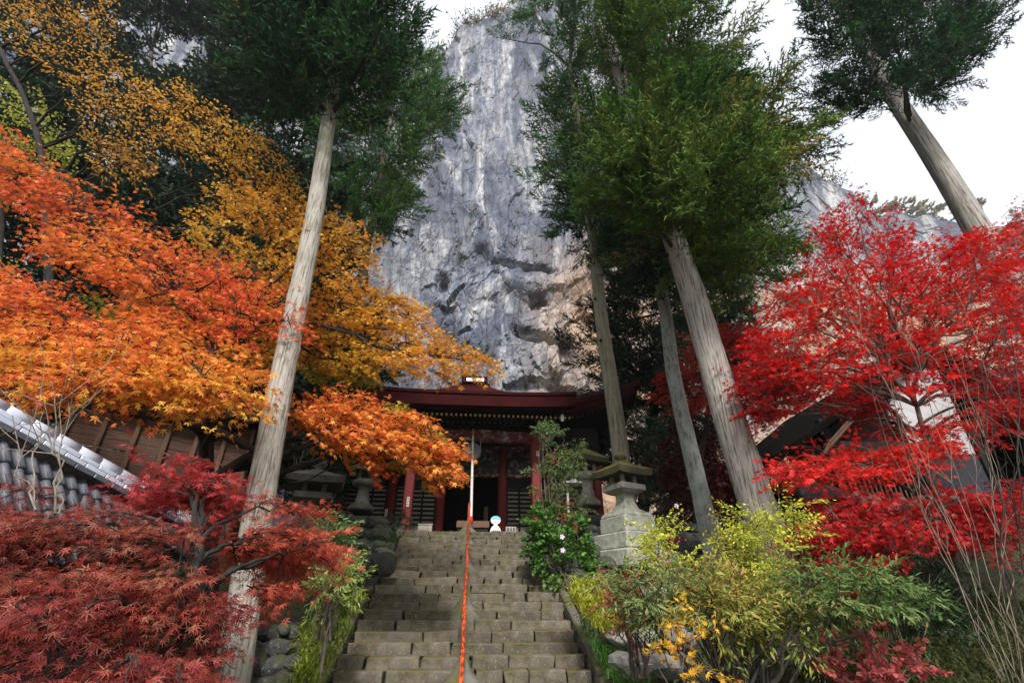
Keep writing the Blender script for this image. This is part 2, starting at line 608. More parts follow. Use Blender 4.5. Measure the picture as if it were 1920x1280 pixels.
def crown_points(poly, Y, n, r, flat=1.0, shell=0.45, floor=0.6, cap=99.0):
    """points spread through a rounded crown whose outline seen from the path is poly"""
    q, L, Rr = poly_sample(poly, n, r)
    w = np.maximum(Rr - L, 20)
    t = np.clip((q[:, 0] - (L + Rr) / 2) / (w / 2), -.98, .98)
    pm = at_many(q[:, 0], q[:, 1], np.full(n, Y))
    pl = at_many(L, q[:, 1], np.full(n, Y))
    pr = at_many(Rr, q[:, 1], np.full(n, Y))
    hw = np.minimum(np.linalg.norm(pr - pl, axis=1) / 2, cap)
    s = r.uniform(-1, 1, n)
    s = np.sign(s) * np.abs(s) ** shell
    dep = np.maximum(np.sqrt(1 - t * t) * hw * flat, floor) * s
    return at_many(q[:, 0], q[:, 1], np.maximum(Y + dep, 1.2)), q


def palette(r, n, cols, weights, pos=None, scale=0.7, spread=0.5, val=0.22):
    """one natural colour per leaf, drifting between neighbours through the crown"""
    cols = np.array(cols)
    cw = np.cumsum(np.array(weights, float) / sum(weights))
    u = r.uniform(0, 1, n)
    if pos is not None:
        k = np.array([mnoise.noise(Vector(p * scale)) for p in pos]) if len(pos) < 3000 else None
        if k is None:
            idx = r.integers(0, len(pos), 0)
        else:
            u = np.clip((0.5 + k * 1.3) * (1 - spread) + u * spread, 0, .999)
    i = np.searchsorted(cw, u)
    c = cols[np.clip(i, 0, len(cols) - 1)]
    return c * (1 + r.uniform(-val, val, (n, 1)))


def kmeans(P, k, r, it=7):
    k = min(k, len(P))
    C = P[r.choice(len(P), k, replace=False)]
    for _ in range(it):
        a = ((P[:, None] - C[None]) ** 2).sum(-1).argmin(1)
        for j in range(k):
            if (a == j).any():
                C[j] = P[a == j].mean(0)
    return a, C


def curve_pts(a, b, n, r, bow=0.12, sag=0.0, wob=0.04):
    t = np.linspace(0, 1, n)[:, None]
    L = np.linalg.norm(b - a)
    p = a * (1 - t) + b * t
    p = p + np.array([0, 0, 1.0]) * (4 * t * (1 - t)) * L * bow
    side = r.normal(size=3)
    p = p + side / np.linalg.norm(side) * np.sin(t * math.pi) * L * wob * 1.5
    p[1:-1] += r.normal(size=(n - 2, 3)) * L * wob * .35
    return p


def branch_tree(mb, trunk, tips, r, k1=7, k2=5, tip_r=0.006, power=0.5, bow=0.1, sides=5, rmax=0.09, twigs=True):
    """limbs, boughs and twigs from a trunk path to every spray root"""
    a1, C1 = kmeans(tips, k1, r)
    for j in range(len(C1)):
        m = tips[a1 == j]
        if not len(m):
            continue
        c = m.mean(0)
        dist = np.linalg.norm(trunk - c, axis=1) + np.maximum(trunk[:, 2] - c[2] + .2, 0) * 3
        s = trunk[dist.argmin()]
        cc = s * .12 + c * .88
        r1 = min(tip_r * len(m) ** power + .004, rmax)
        limb = curve_pts(s, cc, 9, r, bow)
        tube(mb, limb, np.linspace(r1, r1 * .45, 9), 6)
        a2, C2 = kmeans(m, k2, r)
        for q in range(len(C2)):
            g = m[a2 == q]
            if not len(g):
                continue
            gc = g.mean(0)
            st = limb[min(8, max(3, int(np.linalg.norm(limb - gc, axis=1).argmin())))]
            r2 = min(tip_r * len(g) ** power + .002, r1 * .6)
            b2 = curve_pts(st, gc, 6, r, bow * .6)
            tube(mb, b2, np.linspace(r2, r2 * .5, 6), 5, False)
            if twigs:
                for p in g:
                    s3 = b2[min(5, max(1, int(np.linalg.norm(b2 - p, axis=1).argmin())))]
                    tube(mb, curve_pts(s3, p, 4, r, .05), np.linspace(r2 * .5, tip_r * .5, 4), 3, False)


# spray of leaves: offsets, directions, normals in a local frame (x = outward)
def spray_layout(r, n_nodes=7, spreadx=1.0, width=0.5, droop=0.3):
    off, dr, tw = [], [], []
    for i in range(n_nodes):
        x = (i + .6) / n_nodes * spreadx
        for s in (-1, 1):
            w = width * (1 - .45 * abs(x - .45)) * r.uniform(.5, 1.1)
            steps = 2 if w < .3 else 3
            base = np.array([x, 0, -droop * x * x])
            end = base + np.array([w * .6, s * w, -.12 * w])
            tw.append((base, end))
            for q in range(1, steps + 1):
                p = base + (end - base) * q / steps
                off.append(p + r.normal(size=3) * .025)
                a = math.atan2(s * 1.0, .7) + r.uniform(-.9, .9)
                dr.append([math.cos(a), math.sin(a), -r.uniform(.1, .7)])
    off.append([spreadx, 0, -droop])
    dr.append([1, 0, -.4])
    return np.array(off), np.array(dr), tw


SPRAYS = [spray_layout(np.random.default_rng(100 + i)) for i in range(5)]


def leaf_crown(mb, twigmb, pos, out, size, leaf, leafsize, r, colfn, droop=0.15, tilt=0.55, keep=1.0):
    """leaf sprays at pos pointing along out. colfn(positions)->colours. Returns leaf transforms."""
    n = len(pos)
    d = out + np.array([0, 0, -1.0]) * droop + r.normal(size=(n, 3)) * .25
    up = np.array([[0, 0, 1.0]]) + r.normal(size=(n, 3)) * .22
    R = frames(d, up)
    which = r.integers(0, len(SPRAYS), n)
    sc = size * r.uniform(.7, 1.25, n)
    allp, allR = [], []
    for w, (off, dr, tw) in enumerate(SPRAYS):
        idx = np.where(which == w)[0]
        if not len(idx):
            continue
        P = np.einsum('nij,kj->nki', R[idx], off) * sc[idx][:, None, None] + pos[idx][:, None]
        D = np.einsum('nij,kj->nki', R[idx], dr)
        P, D = P.reshape(-1, 3), D.reshape(-1, 3)
        if keep < 1:
            k = r.uniform(size=len(P)) < keep
            P, D = P[k], D[k]
        D = D + r.normal(size=D.shape) * .35
        Nn = np.array([[0, 0, 1.0]]) + r.normal(size=D.shape) * tilt
        allp.append(P)
        allR.append(frames(D, Nn))
        if twigmb is not None:
            for i in idx:
                a = pos[i]
                b = pos[i] + R[i] @ np.array([.5, 0, -.07]) * sc[i]
                c = pos[i] + R[i] @ np.array([1, 0, -.3]) * sc[i]
                tube(twigmb, [a, b, c], [.006, .004, .002], 3, False)
    P, RR = np.concatenate(allp), np.concatenate(allR)
    S = leafsize * r.uniform(.65, 1.2, len(P))
    C = colfn(P)
    scatter(mb, leaf[0], leaf[1], P, RR, S, C)
    return P, RR, S, C


def smooth_noise(P, scale, seed=0.0):
    """cheap vectorised drifting field in -1..1"""
    q = P * scale + seed
    a = np.sin(q[:, 0] * 1.7 + 1.3 * np.sin(q[:, 2] * 1.1 + seed)) + np.sin(q[:, 2] * 2.1 + 1.7 * np.sin(q[:, 1] * .9)) + np.sin(q[:, 1] * 1.9 + q[:, 0] * .8)
    return a / 3


def colour_fn(cols, r, scale=1.3, seed=0.0, spread=.55, val=.22, bias=0.0):
    cols = np.array(cols, float)

    def fn(P):
        u = .5 + .5 * smooth_noise(P, scale, seed) + bias
        u = np.clip(u * (1 - spread) + r.uniform(0, 1, len(P)) * spread, 0, .9999)
        f = u * (len(cols) - 1)
        i = np.floor(f).astype(int)
        t = (f - i)[:, None]
        c = cols[i] * (1 - t) + cols[np.minimum(i + 1, len(cols) - 1)] * t
        return c * (1 + r.uniform(-val, val, (len(P), 1)))
    return fn


# cedar bough: shoots set in a fan, each ringed with short curved needles
def cedar_bough(seed, shoots=12, per=15):
    r = np.random.default_rng(seed)
    V, T, C, k = [], [], [], 0
    for i in range(shoots):
        u = i / (shoots - 1)
        s = 1 if i % 2 else -1
        base = np.array([u * .85, 0, -.12 * u + .15 * u * u])
        L = (.48 - .2 * u) * r.uniform(.75, 1.15)
        a = s * (1.0 - .75 * u) + r.uniform(-.2, .2)
        d = np.array([math.cos(a), math.sin(a), r.uniform(-.25, .5)])
        for q in range(per):
            t = (q + 1) / per
            p = base + d * L * t + np.array([0, 0, .18 * t * t * L])
            v = d * .9 + r.normal(size=3) * .75
            v /= np.linalg.norm(v)
            ln = .15 * r.uniform(.6, 1.2) * (1.1 - .3 * t)
            w = np.cross(v, r.normal(size=3))
            w = w / np.linalg.norm(w) * .0165
            V += [p - w, p + w, p + v * ln]
            T.append([k, k + 1, k + 2])
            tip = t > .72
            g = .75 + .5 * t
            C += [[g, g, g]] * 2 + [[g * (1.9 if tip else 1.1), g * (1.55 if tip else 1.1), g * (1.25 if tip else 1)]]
            k += 3
    return np.array(V), np.array(T), np.array(C)


BOUGHS = [cedar_bough(s) for s in (1, 2, 3, 4)]
BOUGHS_LITE = [cedar_bough(s, 9, 14) for s in (5, 6, 7)]


def cedar_crown(mb, P, axis_xy, size, r, colfn, boughs=BOUGHS, lift=0.0, wide=1.0):
    out = P - np.c_[np.full(len(P), axis_xy[0]), np.full(len(P), axis_xy[1]), P[:, 2]]
    out = out / (np.linalg.norm(out, axis=1, keepdims=True) + 1e-6)
    d = out + r.normal(size=P.shape) * .45 + np.array([0, 0, lift])
    up = np.array([[0, 0, 1.0]]) + r.normal(size=P.shape) * .4
    R = frames(d, up)
    which = r.integers(0, len(boughs), len(P))
    sc = size * r.uniform(.7, 1.3, len(P))
    col = colfn(P)
    for w, (V, T, C) in enumerate(boughs):
        i = which == w
        V = V.copy()
        if wide != 1.0:
            tri = V.reshape(-1, 3, 3)
            m = tri[:, :2].mean(1, keepdims=True)
            tri[:, :2] = m + (tri[:, :2] - m) * wide
            V = tri.reshape(-1, 3)
        if i.any():
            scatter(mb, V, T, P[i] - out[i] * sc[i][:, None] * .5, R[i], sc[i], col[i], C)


def trunk_mesh(mb, pts, r0, r1, r, sides=30, rings=70, flare=0.35, rough=0.05, knots=()):
    pts = np.asarray(pts, float)
    t = np.linspace(0, 1, rings)
    seg = np.linspace(0, 1, len(pts))
    path = np.stack([np.interp(t, seg, pts[:, i]) for i in range(3)], 1)
    ln = np.linalg.norm(pts[-1] - pts[0])
    ph = r.uniform(0, 6, 4)
    path[:, 0] += .025 * np.sin(t * ln * .9 + ph[0])
    path[:, 1] += .025 * np.sin(t * ln * .7 + ph[1])
    rad = r0 + (r1 - r0) * t
    rad = rad * (1 + flare * np.exp(-t * ln / .55))
    ang = np.arange(sides) / sides * 2 * math.pi
    D = np.ones((rings, sides))
    for k in range(rings):
        z = t[k] * ln
        D[k] += rough * (np.sin(ang * 3 + ph[0] + z * .25) * .5 + np.sin(ang * 7 + ph[1] - z * .4) * .3 + np.sin(ang * 11 + ph[2] + z * .9) * .25)
        D[k] += rough * .45 * r.uniform(-1, 1, sides)
    for (kt, ka, ks, kr) in knots:
        dz = (t[:, None] * ln - kt * ln)
        da = np.angle(np.exp(1j * (ang[None] - ka))) * r0
        g = np.exp(-(dz ** 2 + da ** 2) / (ks ** 2))
        D += g * kr
    tube(mb, path, rad, sides, True, None, D)
    return path, rad


# ------------------------------------------------------------------ terrain
def sstep(x, a, b):
    t = np.clip((x - a) / (b - a), 0, 1)
    return t * t * (3 - 2 * t)


def stair_z(y):
    return np.clip((y - 6.2) * .4193, 0, 3.48)


def ground_z(x, y):
    S = stair_z(y)
    z = S + 0.0
    edge = sstep(np.abs(x), 2.1, 3.4)
    z = z - .22 * (1 - edge)
    z = z + edge * .10 * sstep(y, 7, 9)
    rt = sstep(x, 6.0, 8.0) * sstep(y, 6.2, 9.0)
    z = z * (1 - rt) + np.maximum(3.2, S) * rt
    lt = sstep(-x, 5.2, 7.0) * sstep(y, 7.5, 10)
    z = z * (1 - lt) + np.maximum(3.1, S) * lt
    far = sstep(y, 26, 40)
    z = z + far * 1.5
    return z


def build_ground():
    def axis(a, b, n, e, m):
        return np.unique(np.r_[-np.geomspace(-a, e, 14), np.linspace(-e, e, n), np.geomspace(e, b, 14)])
    xs = np.unique(np.r_[-np.geomspace(900, 14, 14), np.linspace(-14, 16, 150), np.geomspace(16, 900, 14)])
    ys = np.unique(np.r_[-np.geomspace(900, 3, 12), np.linspace(-3, 20, 120), np.geomspace(20, 900, 16)])
    X, Y = np.meshgrid(xs, ys, indexing='ij')
    Z = ground_z(X, Y)
    P = np.stack([X.ravel(), Y.ravel(), Z.ravel()], 1)
    near = (np.abs(P[:, 0]) < 16) & (P[:, 1] < 20) & (np.abs(P[:, 0]) > 2.3)
    P[near, 2] += (smooth_noise(P[near], 1.3) * .07 + smooth_noise(P[near], 3.7, 2) * .035)
    nx, ny = len(xs), len(ys)
    i = np.arange(nx - 1)[:, None] * ny + np.arange(ny - 1)[None]
    Q = np.stack([i, i + ny, i + ny + 1, i + 1], -1).reshape(-1, 4)
    MB().add(P, None, Q).build('ground', M['soil'], None, True, 'structure')


build_ground()

# ------------------------------------------------------------------ cliff
def cliff_material():
    m, nt, b = new_mat('limestone_cliff')
    tc = nt.nodes.new('ShaderNodeTexCoord')
    streak = tex(nt, scale=(.22, .22, .05), s=1.0, detail=10, rough=.62, dist=1.3)
    streak2 = tex(nt, scale=(.9, .9, .13), s=1.0, detail=9, rough=.68, dist=1.6, loc=(8, 3, 1))
    blot = tex(nt, s=.09, detail=9, rough=.65, loc=(5, 0, 9))
    fine = tex(nt, s=1.1, detail=10, rough=.72)
    c = ramp(nt, [(.40, (.065, .078, .115)), (.48, (.13, .148, .195)), (.54, (.30, .31, .345)), (.68, (.58, .575, .56))], streak)
    c = mix(nt, ramp(nt, [(.42, .65), (.55, 0)], streak2), c, (.075, .086, .122))
    c = mix(nt, ramp(nt, [(.45, 0), (.62, .4)], blot), c, (.26, .26, .265))
    # iron-stained rock low on the right-hand shoulder
    g = nt.nodes.new('ShaderNodeNewGeometry')
    sp = nt.nodes.new('ShaderNodeSeparateXYZ')
    nt.links.new(g.outputs['Position'], sp.inputs[0])
    def mr(src, a, b2):
        r_ = nt.nodes.new('ShaderNodeMapRange')
        r_.inputs[1].default_value, r_.inputs[2].default_value = a, b2
        nt.links.new(src, r_.inputs[0])
        return r_.outputs[0]
    k = mult(nt, mr(sp.outputs[0], 4, 13), mr(sp.outputs[2], 44, 33))
    k = mult(nt, k, ramp(nt, [(.36, 0), (.55, 1)], tex(nt, s=.16, detail=8, rough=.7, loc=(1, 7, 2))))
    c = mix(nt, k, c, (.42, .28, .18))
    c = mix(nt, 1.0, c, ramp(nt, [(.3, .74), (.62, 1.1)], fine), 'MULTIPLY')
    crack = tex(nt, scale=(1, 1, .6), kind='EDGE', s=.33)
    c = mix(nt, mult(nt, ramp(nt, [(0, .55), (.03, 0)], crack), mr(sp.outputs[2], 48, 36)), c, (.06, .055, .05))
    ck = tex(nt, scale=(.10, .10, .34), kind='EDGE', s=1.0, loc=(2, 5, 1))
    ck2 = tex(nt, scale=(.9, .9, .3), kind='EDGE', s=1.0, loc=(7, 1, 4))
    br_ = tex(nt, s=.25, detail=5, loc=(9, 9, 1))
    c = mix(nt, mult(nt, ramp(nt, [(0, .7), (.012, 0)], ck), ramp(nt, [(.48, 0), (.55, 1)], br_)), c, (.03, .032, .04))
    c = mix(nt, mult(nt, ramp(nt, [(0, .15), (.03, 0)], ck2), ramp(nt, [(.52, 1), (.46, 0)], br_)), c, (.05, .052, .06))
    nt.links.new(c, b.inputs['Base Color'])
    b.inputs['Roughness'].default_value = .9
    bump(nt, b, mix(nt, .35, fine, ramp(nt, [(0, 0), (.08, 1)], ck2)), .9, .3)
    return m


M['cliff'] = cliff_material()
CY = 44.0


def build_cliff():
    # skyline of the cliff as seen from the stairs
    sky_px = [(-700, 500), (-300, 260), (0, 60), (60, 20), (240, -60), (430, 95), (470, 110), (560, 60), (700, 60), (800, 110), (840, 78), (870, 58), (930, 28), (985, -20), (1060, -60), (1200, 20), (1400, 185), (1470, 260), (1530, 330), (1585, 372), (1640, 400), (1800, 440), (2100, 560), (2400, 700)]
    T = np.array([at(a, b_, CY + 3) for a, b_ in sky_px])
    o = np.argsort(T[:, 0])
    T = T[o]
    nx, nz = 420, 300
    xs = np.linspace(-75, 88, nx)
    core = np.linspace(-22, 30, 230)
    xs = np.sort(np.r_[np.linspace(-80, -22, 40)[:-1], core, np.linspace(30, 92, 60)[1:]])
    nx = len(xs)
    top = np.interp(xs, T[:, 0], T[:, 2])
    jag = np.array([mnoise.fractal(Vector((x * .35, 3, 1)), 1, 2, 5) for x in xs])
    top = top + jag * 1.6
    t = np.r_[np.linspace(0, .55, int(nz * .68)), np.linspace(.55, 1, nz - int(nz * .68) + 1)[1:]]
    nz = len(t)
    X = np.repeat(xs[:, None], nz, 1)
    Z = 2.5 + t[None] ** 1.0 * (top[:, None] - 2.5)
    from mathutils.kdtree import KDTree
    rc = np.random.default_rng(77)

    def facets(sx, sz, amp, tilt):
        """broken planes: every cell is its own tilted slab"""
        gx = np.arange(-84, 96, sx)
        gz = np.arange(-4, 110, sz)
        C = np.array([[x + rc.uniform(-.5, .5) * sx, z + rc.uniform(-.5, .5) * sz] for x in gx for z in gz])
        kd = KDTree(len(C))
        for q, c in enumerate(C):
            kd.insert((c[0] / sx, c[1] / sz, 0), q)
        kd.balance()
        h = rc.uniform(-1, 1, len(C)) * amp
        g = rc.normal(size=(len(C), 2)) * tilt
        out = np.zeros((nx, nz))
        for i in range(nx):
            for j in range(nz):
                x, z = X[i, j], Z[i, j]
                wx = WX[i, j]
                _, q, _ = kd.find(((x + wx) / sx, (z + wx * .7) / sz, 0))
                out[i, j] = h[q] + g[q, 0] * (x - C[q, 0]) + g[q, 1] * (z - C[q, 1])
        return out
    WX = np.array([[mnoise.noise(Vector((X[i, j] * .5, 3, Z[i, j] * .35))) * 1.1 for j in range(nz)] for i in range(nx)])
    FL = np.array([[mnoise.noise(Vector((X[i, j] * .14, 0, Z[i, j] * .012))) * 2.2 + mnoise.noise(Vector((X[i, j] * .5 + .6 * WX[i, j], 4, Z[i, j] * .03))) * .6 + mnoise.fractal(Vector((X[i, j] * .9, 2, Z[i, j] * .5)), .9, 2.1, 5) * .22 for j in range(nz)] for i in range(nx)])
    low = np.clip((41 + 2 * WX - Z) / 7, 0, 1)
    xl = at(800, 560, CY)[0]
    low = low * (.12 + .88 * sstep(X + WX, xl - 1.5, xl + 2.5))
    FL = FL + (1 - sstep(X, xl - 2, xl + 1)) * .5 * np.sin((X * 1.1 + Z * .28) * 1.5 + WX)
    D = FL + low * (facets(7, 6, .5, .12) + facets(2.6, 2.4, .16, .12) + facets(1.2, 1.1, .05, .09)) + (1 - low * .6) * (facets(2.2, 22, .07, .02) + facets(1.1, 9, .03, .02) + facets(5, 14, .10, .015))
    Yg = CY - D + (Z - 3) * .035
    # ledge that juts out between the smooth wall and the broken foot
    Yg -= 1.1 * np.exp(-((Z - 33.5 - .18 * X) / 2.0) ** 2) * sstep(X, -1, 4) * (1 - sstep(X, 17, 24))
    Yg -= sstep(-Z, -30, -8) * 1.0
    # cave mouth and dark clefts
    for (px, py, w, h, dep) in ((1014, 548, .8, .8, 5.0), (985, 478, 3.5, .55, 2.2), (905, 462, 1.0, 1.6, 1.6), (1070, 640, .7, 2.2, 2.5), (830, 515, .7, 1.2, 1.8), (1050, 700, 1.3, 1.6, 1.5), (1010, 620, 2.6, .5, 1.4)):
        c = at(px, py, CY)
        Yg += dep * np.exp(-(((X - c[0]) / w) ** 2 + ((Z - c[2]) / h) ** 2) ** 1.5)
    P = np.stack([X, Yg, Z], -1)
    back = P[:, -1:] + np.array([[[0, 6, 1.0], [0, 25, -4.0], [0, 60, -40.0]]]).reshape(1, 3, 3)
    P = np.concatenate([P, back], 1)
    n2 = P.shape[1]
    a = np.arange(nx - 1)[:, None] * n2 + np.arange(n2 - 1)[None]
    Q = np.stack([a, a + n2, a + n2 + 1, a + 1], -1).reshape(-1, 4)
    MB().add(P.reshape(-1, 3), None, Q).build('cliff', M['cliff'], None, False, 'structure')
    return xs, top, P


CX, CTOP, CP = build_cliff()


def cliff_at(px, py):
    """nearest cliff vertex along the sight line"""
    c = at(px, py, CY)
    flat = CP.reshape(-1, 3)
    d = flat - EYE
    d /= np.linalg.norm(d, axis=1, keepdims=True)
    v = (c - EYE) / np.linalg.norm(c - EYE)
    return flat[(d @ v).argmax()]


def tufts():
    r = np.random.default_rng(31)
    mb = MB()
    for k in range(150):                           # shrubs and grass along the rim and ledges
        if k < 70:
            px = r.uniform(845, 1010) if k < 45 else r.uniform(1400, 1640)
            i = np.abs(CX - at(px, 60 if px < 1100 else 330, CY + 3)[0]).argmin()
            p = np.array([CX[i], CP[i, -4, 1], CTOP[i] + .2])
            s = r.uniform(.7, 2.0)
        else:
            p = cliff_at(r.uniform(790, 1060), r.choice([330, 372, 405, 455, 478, 640, 690, 130]) + r.normal() * 18)
            s = r.uniform(.35, .8)
        n = 46
        d = r.normal(size=(n, 3)) + np.array([0, -.5, .8])
        P = p + d * s * .42
        R = frames(r.normal(size=(n, 3)), r.normal(size=(n, 3)))
        base = np.array([[.10, .11, .05], [.22, .19, .09], [.34, .20, .06], [.12, .10, .08]])[r.integers(0, 4)]
        scatter(mb, OVAL[0], OVAL[1], P, R, s * r.uniform(.12, .3, n), base * (1 + r.uniform(-.3, .3, (n, 1))))
        for q in range(5):
            tube(mb, [p, p + d[q] * s * .7], [.05, .01], 3, False, (.07, .06, .05))
    o = mb.build('cliff_shrubs', M['leaf'], None, False, 'stuff')
    o['label'] = 'sparse brown and ochre shrubs clinging to the cliff ledges and rim'
    o['category'] = 'shrubs'


tufts()


def build_hill():
    r = np.random.default_rng(5)
    prof = [(1380, 520), (1540, 400), (1600, 378), (1660, 395), (1720, 388), (1800, 405), (1850, 398), (1940, 420), (2100, 470), (2400, 600)]
    Yh = 100.0
    T = np.array([at(a, b, Yh) for a, b in prof])
    xs = np.linspace(T[0, 0] - 25, T[-1, 0], 90)
    top = np.interp(xs, T[:, 0], T[:, 2]) - 4
    ts = np.linspace(0, 1, 50)
    P = np.stack([np.repeat(xs[:, None], 50, 1), Yh - 45 + 45 * ts[None] + 0 * xs[:, None], 3 + ts[None] * (top[:, None] - 3)], -1)
    for i in range(90):
        for j in range(50):
            P[i, j, 1] -= mnoise.fractal(Vector(P[i, j] * .05), 1, 2, 4) * 5
    back = P[:, -1:] + np.array([[[0, 40, -10], [0, 120, -90]]]).reshape(1, 2, 3)
    P = np.concatenate([P, back], 1)
    n2 = 52
    a = np.arange(89)[:, None] * n2 + np.arange(n2 - 1)[None]
    MB().add(P.reshape(-1, 3), None, np.stack([a, a + n2, a + n2 + 1, a + 1], -1).reshape(-1, 4)).build('hills', M['hillside'], None, True, 'structure')
    mb = MB()
    pick = P[:, 12:50].reshape(-1, 3)
    pick = pick[r.choice(len(pick), 480)]
    pick = np.r_[pick, P[r.integers(0, 90, 90), 49]]
    pick = pick + r.normal(size=pick.shape) * 1.3 + np.array([0, -1.5, 2.0])
    cf = colour_fn([(.07, .10, .09), (.12, .14, .09), (.22, .19, .13), (.15, .17, .15)], r, .12, 2)
    cedar_crown(mb, pick, (60, 100), 5.0, r, cf, BOUGHS_LITE, .4, 3.5)
    o = mb.build('hillside_woods', M['needle'], None, False, 'stuff')
    o['label'] = 'pale hazy mixed woods on the hill beyond the red maple'
    o['category'] = 'woods'


M['hillside'] = stone_mat('wooded_hillside', (.06, .07, .05), (.15, .14, .10), s=.3, rnd=False)
build_hill()

def haze():
    m = bpy.data.materials.new('thin_mountain_mist')
    m.use_nodes = True
    nt = m.node_tree
    nt.nodes.remove(nt.nodes['Principled BSDF'])
    v = nt.nodes.new('ShaderNodeVolumePrincipled')
    v.inputs['Color'].default_value = (.92, .95, 1, 1)
    v.inputs['Density'].default_value = HAZE
    v.inputs['Anisotropy'].default_value = .3
    nt.links.new(v.outputs[0], nt.nodes['Material Output'].inputs['Volume'])
    x0, x1, y0, y1, z0, z1 = -1000, 1000, -1000, 1000, -1.4, 150
    mb = MB()
    V = [[x, y, z] for x in (x0, x1) for y in (y0, y1) for z in (z0, z1)]
    mb.add(V, None, [[0, 1, 3, 2], [4, 6, 7, 5], [0, 4, 5, 1], [2, 3, 7, 6], [0, 2, 6, 4], [1, 5, 7, 3]])
    mb.build('haze', m, None, False, 'stuff')


HAZE = .0005
haze()

# ------------------------------------------------------------------ stairs
NS, RISE, TREAD, Y0 = 24, .145, .3458, 6.2
HWL, HWR = -1.72, 1.80


def build_stairs():
    r = np.random.default_rng(12)
    t = thing('stone_staircase', 'broad worn grey stone staircase climbing to the temple porch', 'staircase', (0, Y0, 0), kind='structure')
    del t['label']
    del t['category']
    core = MB()
    prof = [(Y0 + .2, -.3), (Y0 + .2, .02), (Y0 + NS * TREAD + .1, NS * RISE - .14), (Y0 + NS * TREAD + .1, -.3)]
    V = [[x, a, b] for x in (HWL, HWR) for a, b in prof]
    core.add(V, None, [[0, 1, 2, 3], [7, 6, 5, 4], [0, 4, 5, 1], [1, 5, 6, 2], [2, 6, 7, 3], [3, 7, 4, 0]])
    core.build('stair_bed', M['soil'], t)
    prev = []
    for i in range(NS):
        n = int(r.integers(4, 7))
        while True:
            cuts = np.sort(r.uniform(HWL + .3, HWR - .3, n - 1))
            e = np.r_[HWL + r.uniform(-.04, .04), cuts, HWR + r.uniform(-.04, .04)]
            if np.diff(e).min() > .34 and (not prev or min(abs(c - p) for c in cuts for p in prev) > .05):
                break
        prev = list(cuts)
        for k in range(n):
            w = e[k + 1] - e[k] - r.uniform(.012, .04)
            dz, dy = r.uniform(-.012, .014), r.uniform(-.02, .025)
            depth, h = TREAD + .10, RISE + .03
            mb = MB()
            # a dressed block: subdivided front and top edge so it is not ruler straight
            V, T, Q = cham((w, depth, h), r.uniform(.008, .018), .017, r)
            mb.add(V @ rotz(r.uniform(-.018, .018)).T, T, Q)
            mb.build('step_stone', M['step'], t, False, None, ((e[k] + e[k + 1]) / 2, Y0 + i * TREAD + depth / 2 + dy, (i + 1) * RISE - h / 2 + dz))
    # side kerbs follow the slope
    ang = math.atan(RISE / TREAD)
    c, s = math.cos(ang), math.sin(ang)
    Rk = np.array([[1, 0, 0], [0, c, -s], [0, s, c]])
    for side, xc, w in ((-1, HWL - .20, .34), (1, HWR + .11, .17)):
        y = Y0 - .2
        while y < Y0 + NS * TREAD - .1:
            L = r.uniform(.75, 1.25)
            ym = y + L * c / 2
            zc = stair_z(ym) + (.10 if side > 0 else .05)
            mb = MB()
            V, T, Q = cham((w * r.uniform(.93, 1.05), L - .02, .26), .025, .014, r)
            mb.add(V @ Rk.T, T, Q)
            mb.build('kerb_stone', M['kerb'], t, False, None, (xc + r.uniform(-.015, .015), ym, zc - .06))
            y += L * c
    # landing slabs before the porch and forecourt below
    for (ya, yb, z, n) in ((14.5, 15.35, 3.48, 5), (15.35, 16.2, 3.48, 4)):
        e = np.linspace(-2.4, 2.4, n + 1) + np.r_[0, r.uniform(-.15, .15, n - 1), 0]
        for k in range(n):
            mb = MB()
            V, T, Q = cham((e[k + 1] - e[k] - .015, yb - ya - .015, .2), .015, .006, r)
            mb.add(V, T, Q)
            mb.build('paving_slab', M['step'], t, False, None, ((e[k] + e[k + 1]) / 2, (ya + yb) / 2, z - .095))


build_stairs()


def build_rail():
    t = thing('handrail', 'rusty orange steel handrail running up the middle of the stone stairs', 'handrail', (0, 8, .75))
    x0 = .02
    a, b = np.array([x0 - .02, 5.9, stair_z(5.9) + .88]), np.array([x0 + .03, 14.75, 3.48 + .86])
    n = 30
    tt = np.linspace(0, 1, n)[:, None]
    p = a * (1 - tt) + b * tt
    p[:, 0] += .006 * np.sin(tt[:, 0] * 19)
    tube(MB(), p, .024, 10).build('top_rail', M['rail'], t, True) if False else None
    mb = MB(); tube(mb, p, .026, 12); mb.build('top_rail', M['rail'], t, True)
    for k, y in enumerate((7.9, 9.85, 11.75, 13.35, 14.7)):
        zb = float(stair_z(y)) + .02
        i = np.interp(y, p[:, 1], p[:, 2])
        mb = MB(); tube(mb, [[x0, y, zb - .02], [x0, y, i]], .021, 10)
        mb.build('post', M['rail'], t, True)
        rs = np.random.default_rng(k)
        w = .30 + rs.uniform(-.03, .05)
        h = .34 + rs.uniform(-.05, .06)
        prof = [(w, -.18), (w * .95, 0), (w * .62, .10), (w * .34, .2), (w * .20, h)]
        mb = MB(); lathe(mb, prof, (0, 0, 0), 14)
        mb.V[-1] = mb.V[-1] * (1 + rs.uniform(-.05, .05, (len(mb.V[-1]), 1)))
        mb.build('footing', M['concrete'], t, True, None, (x0, y, zb - .03))


build_rail()

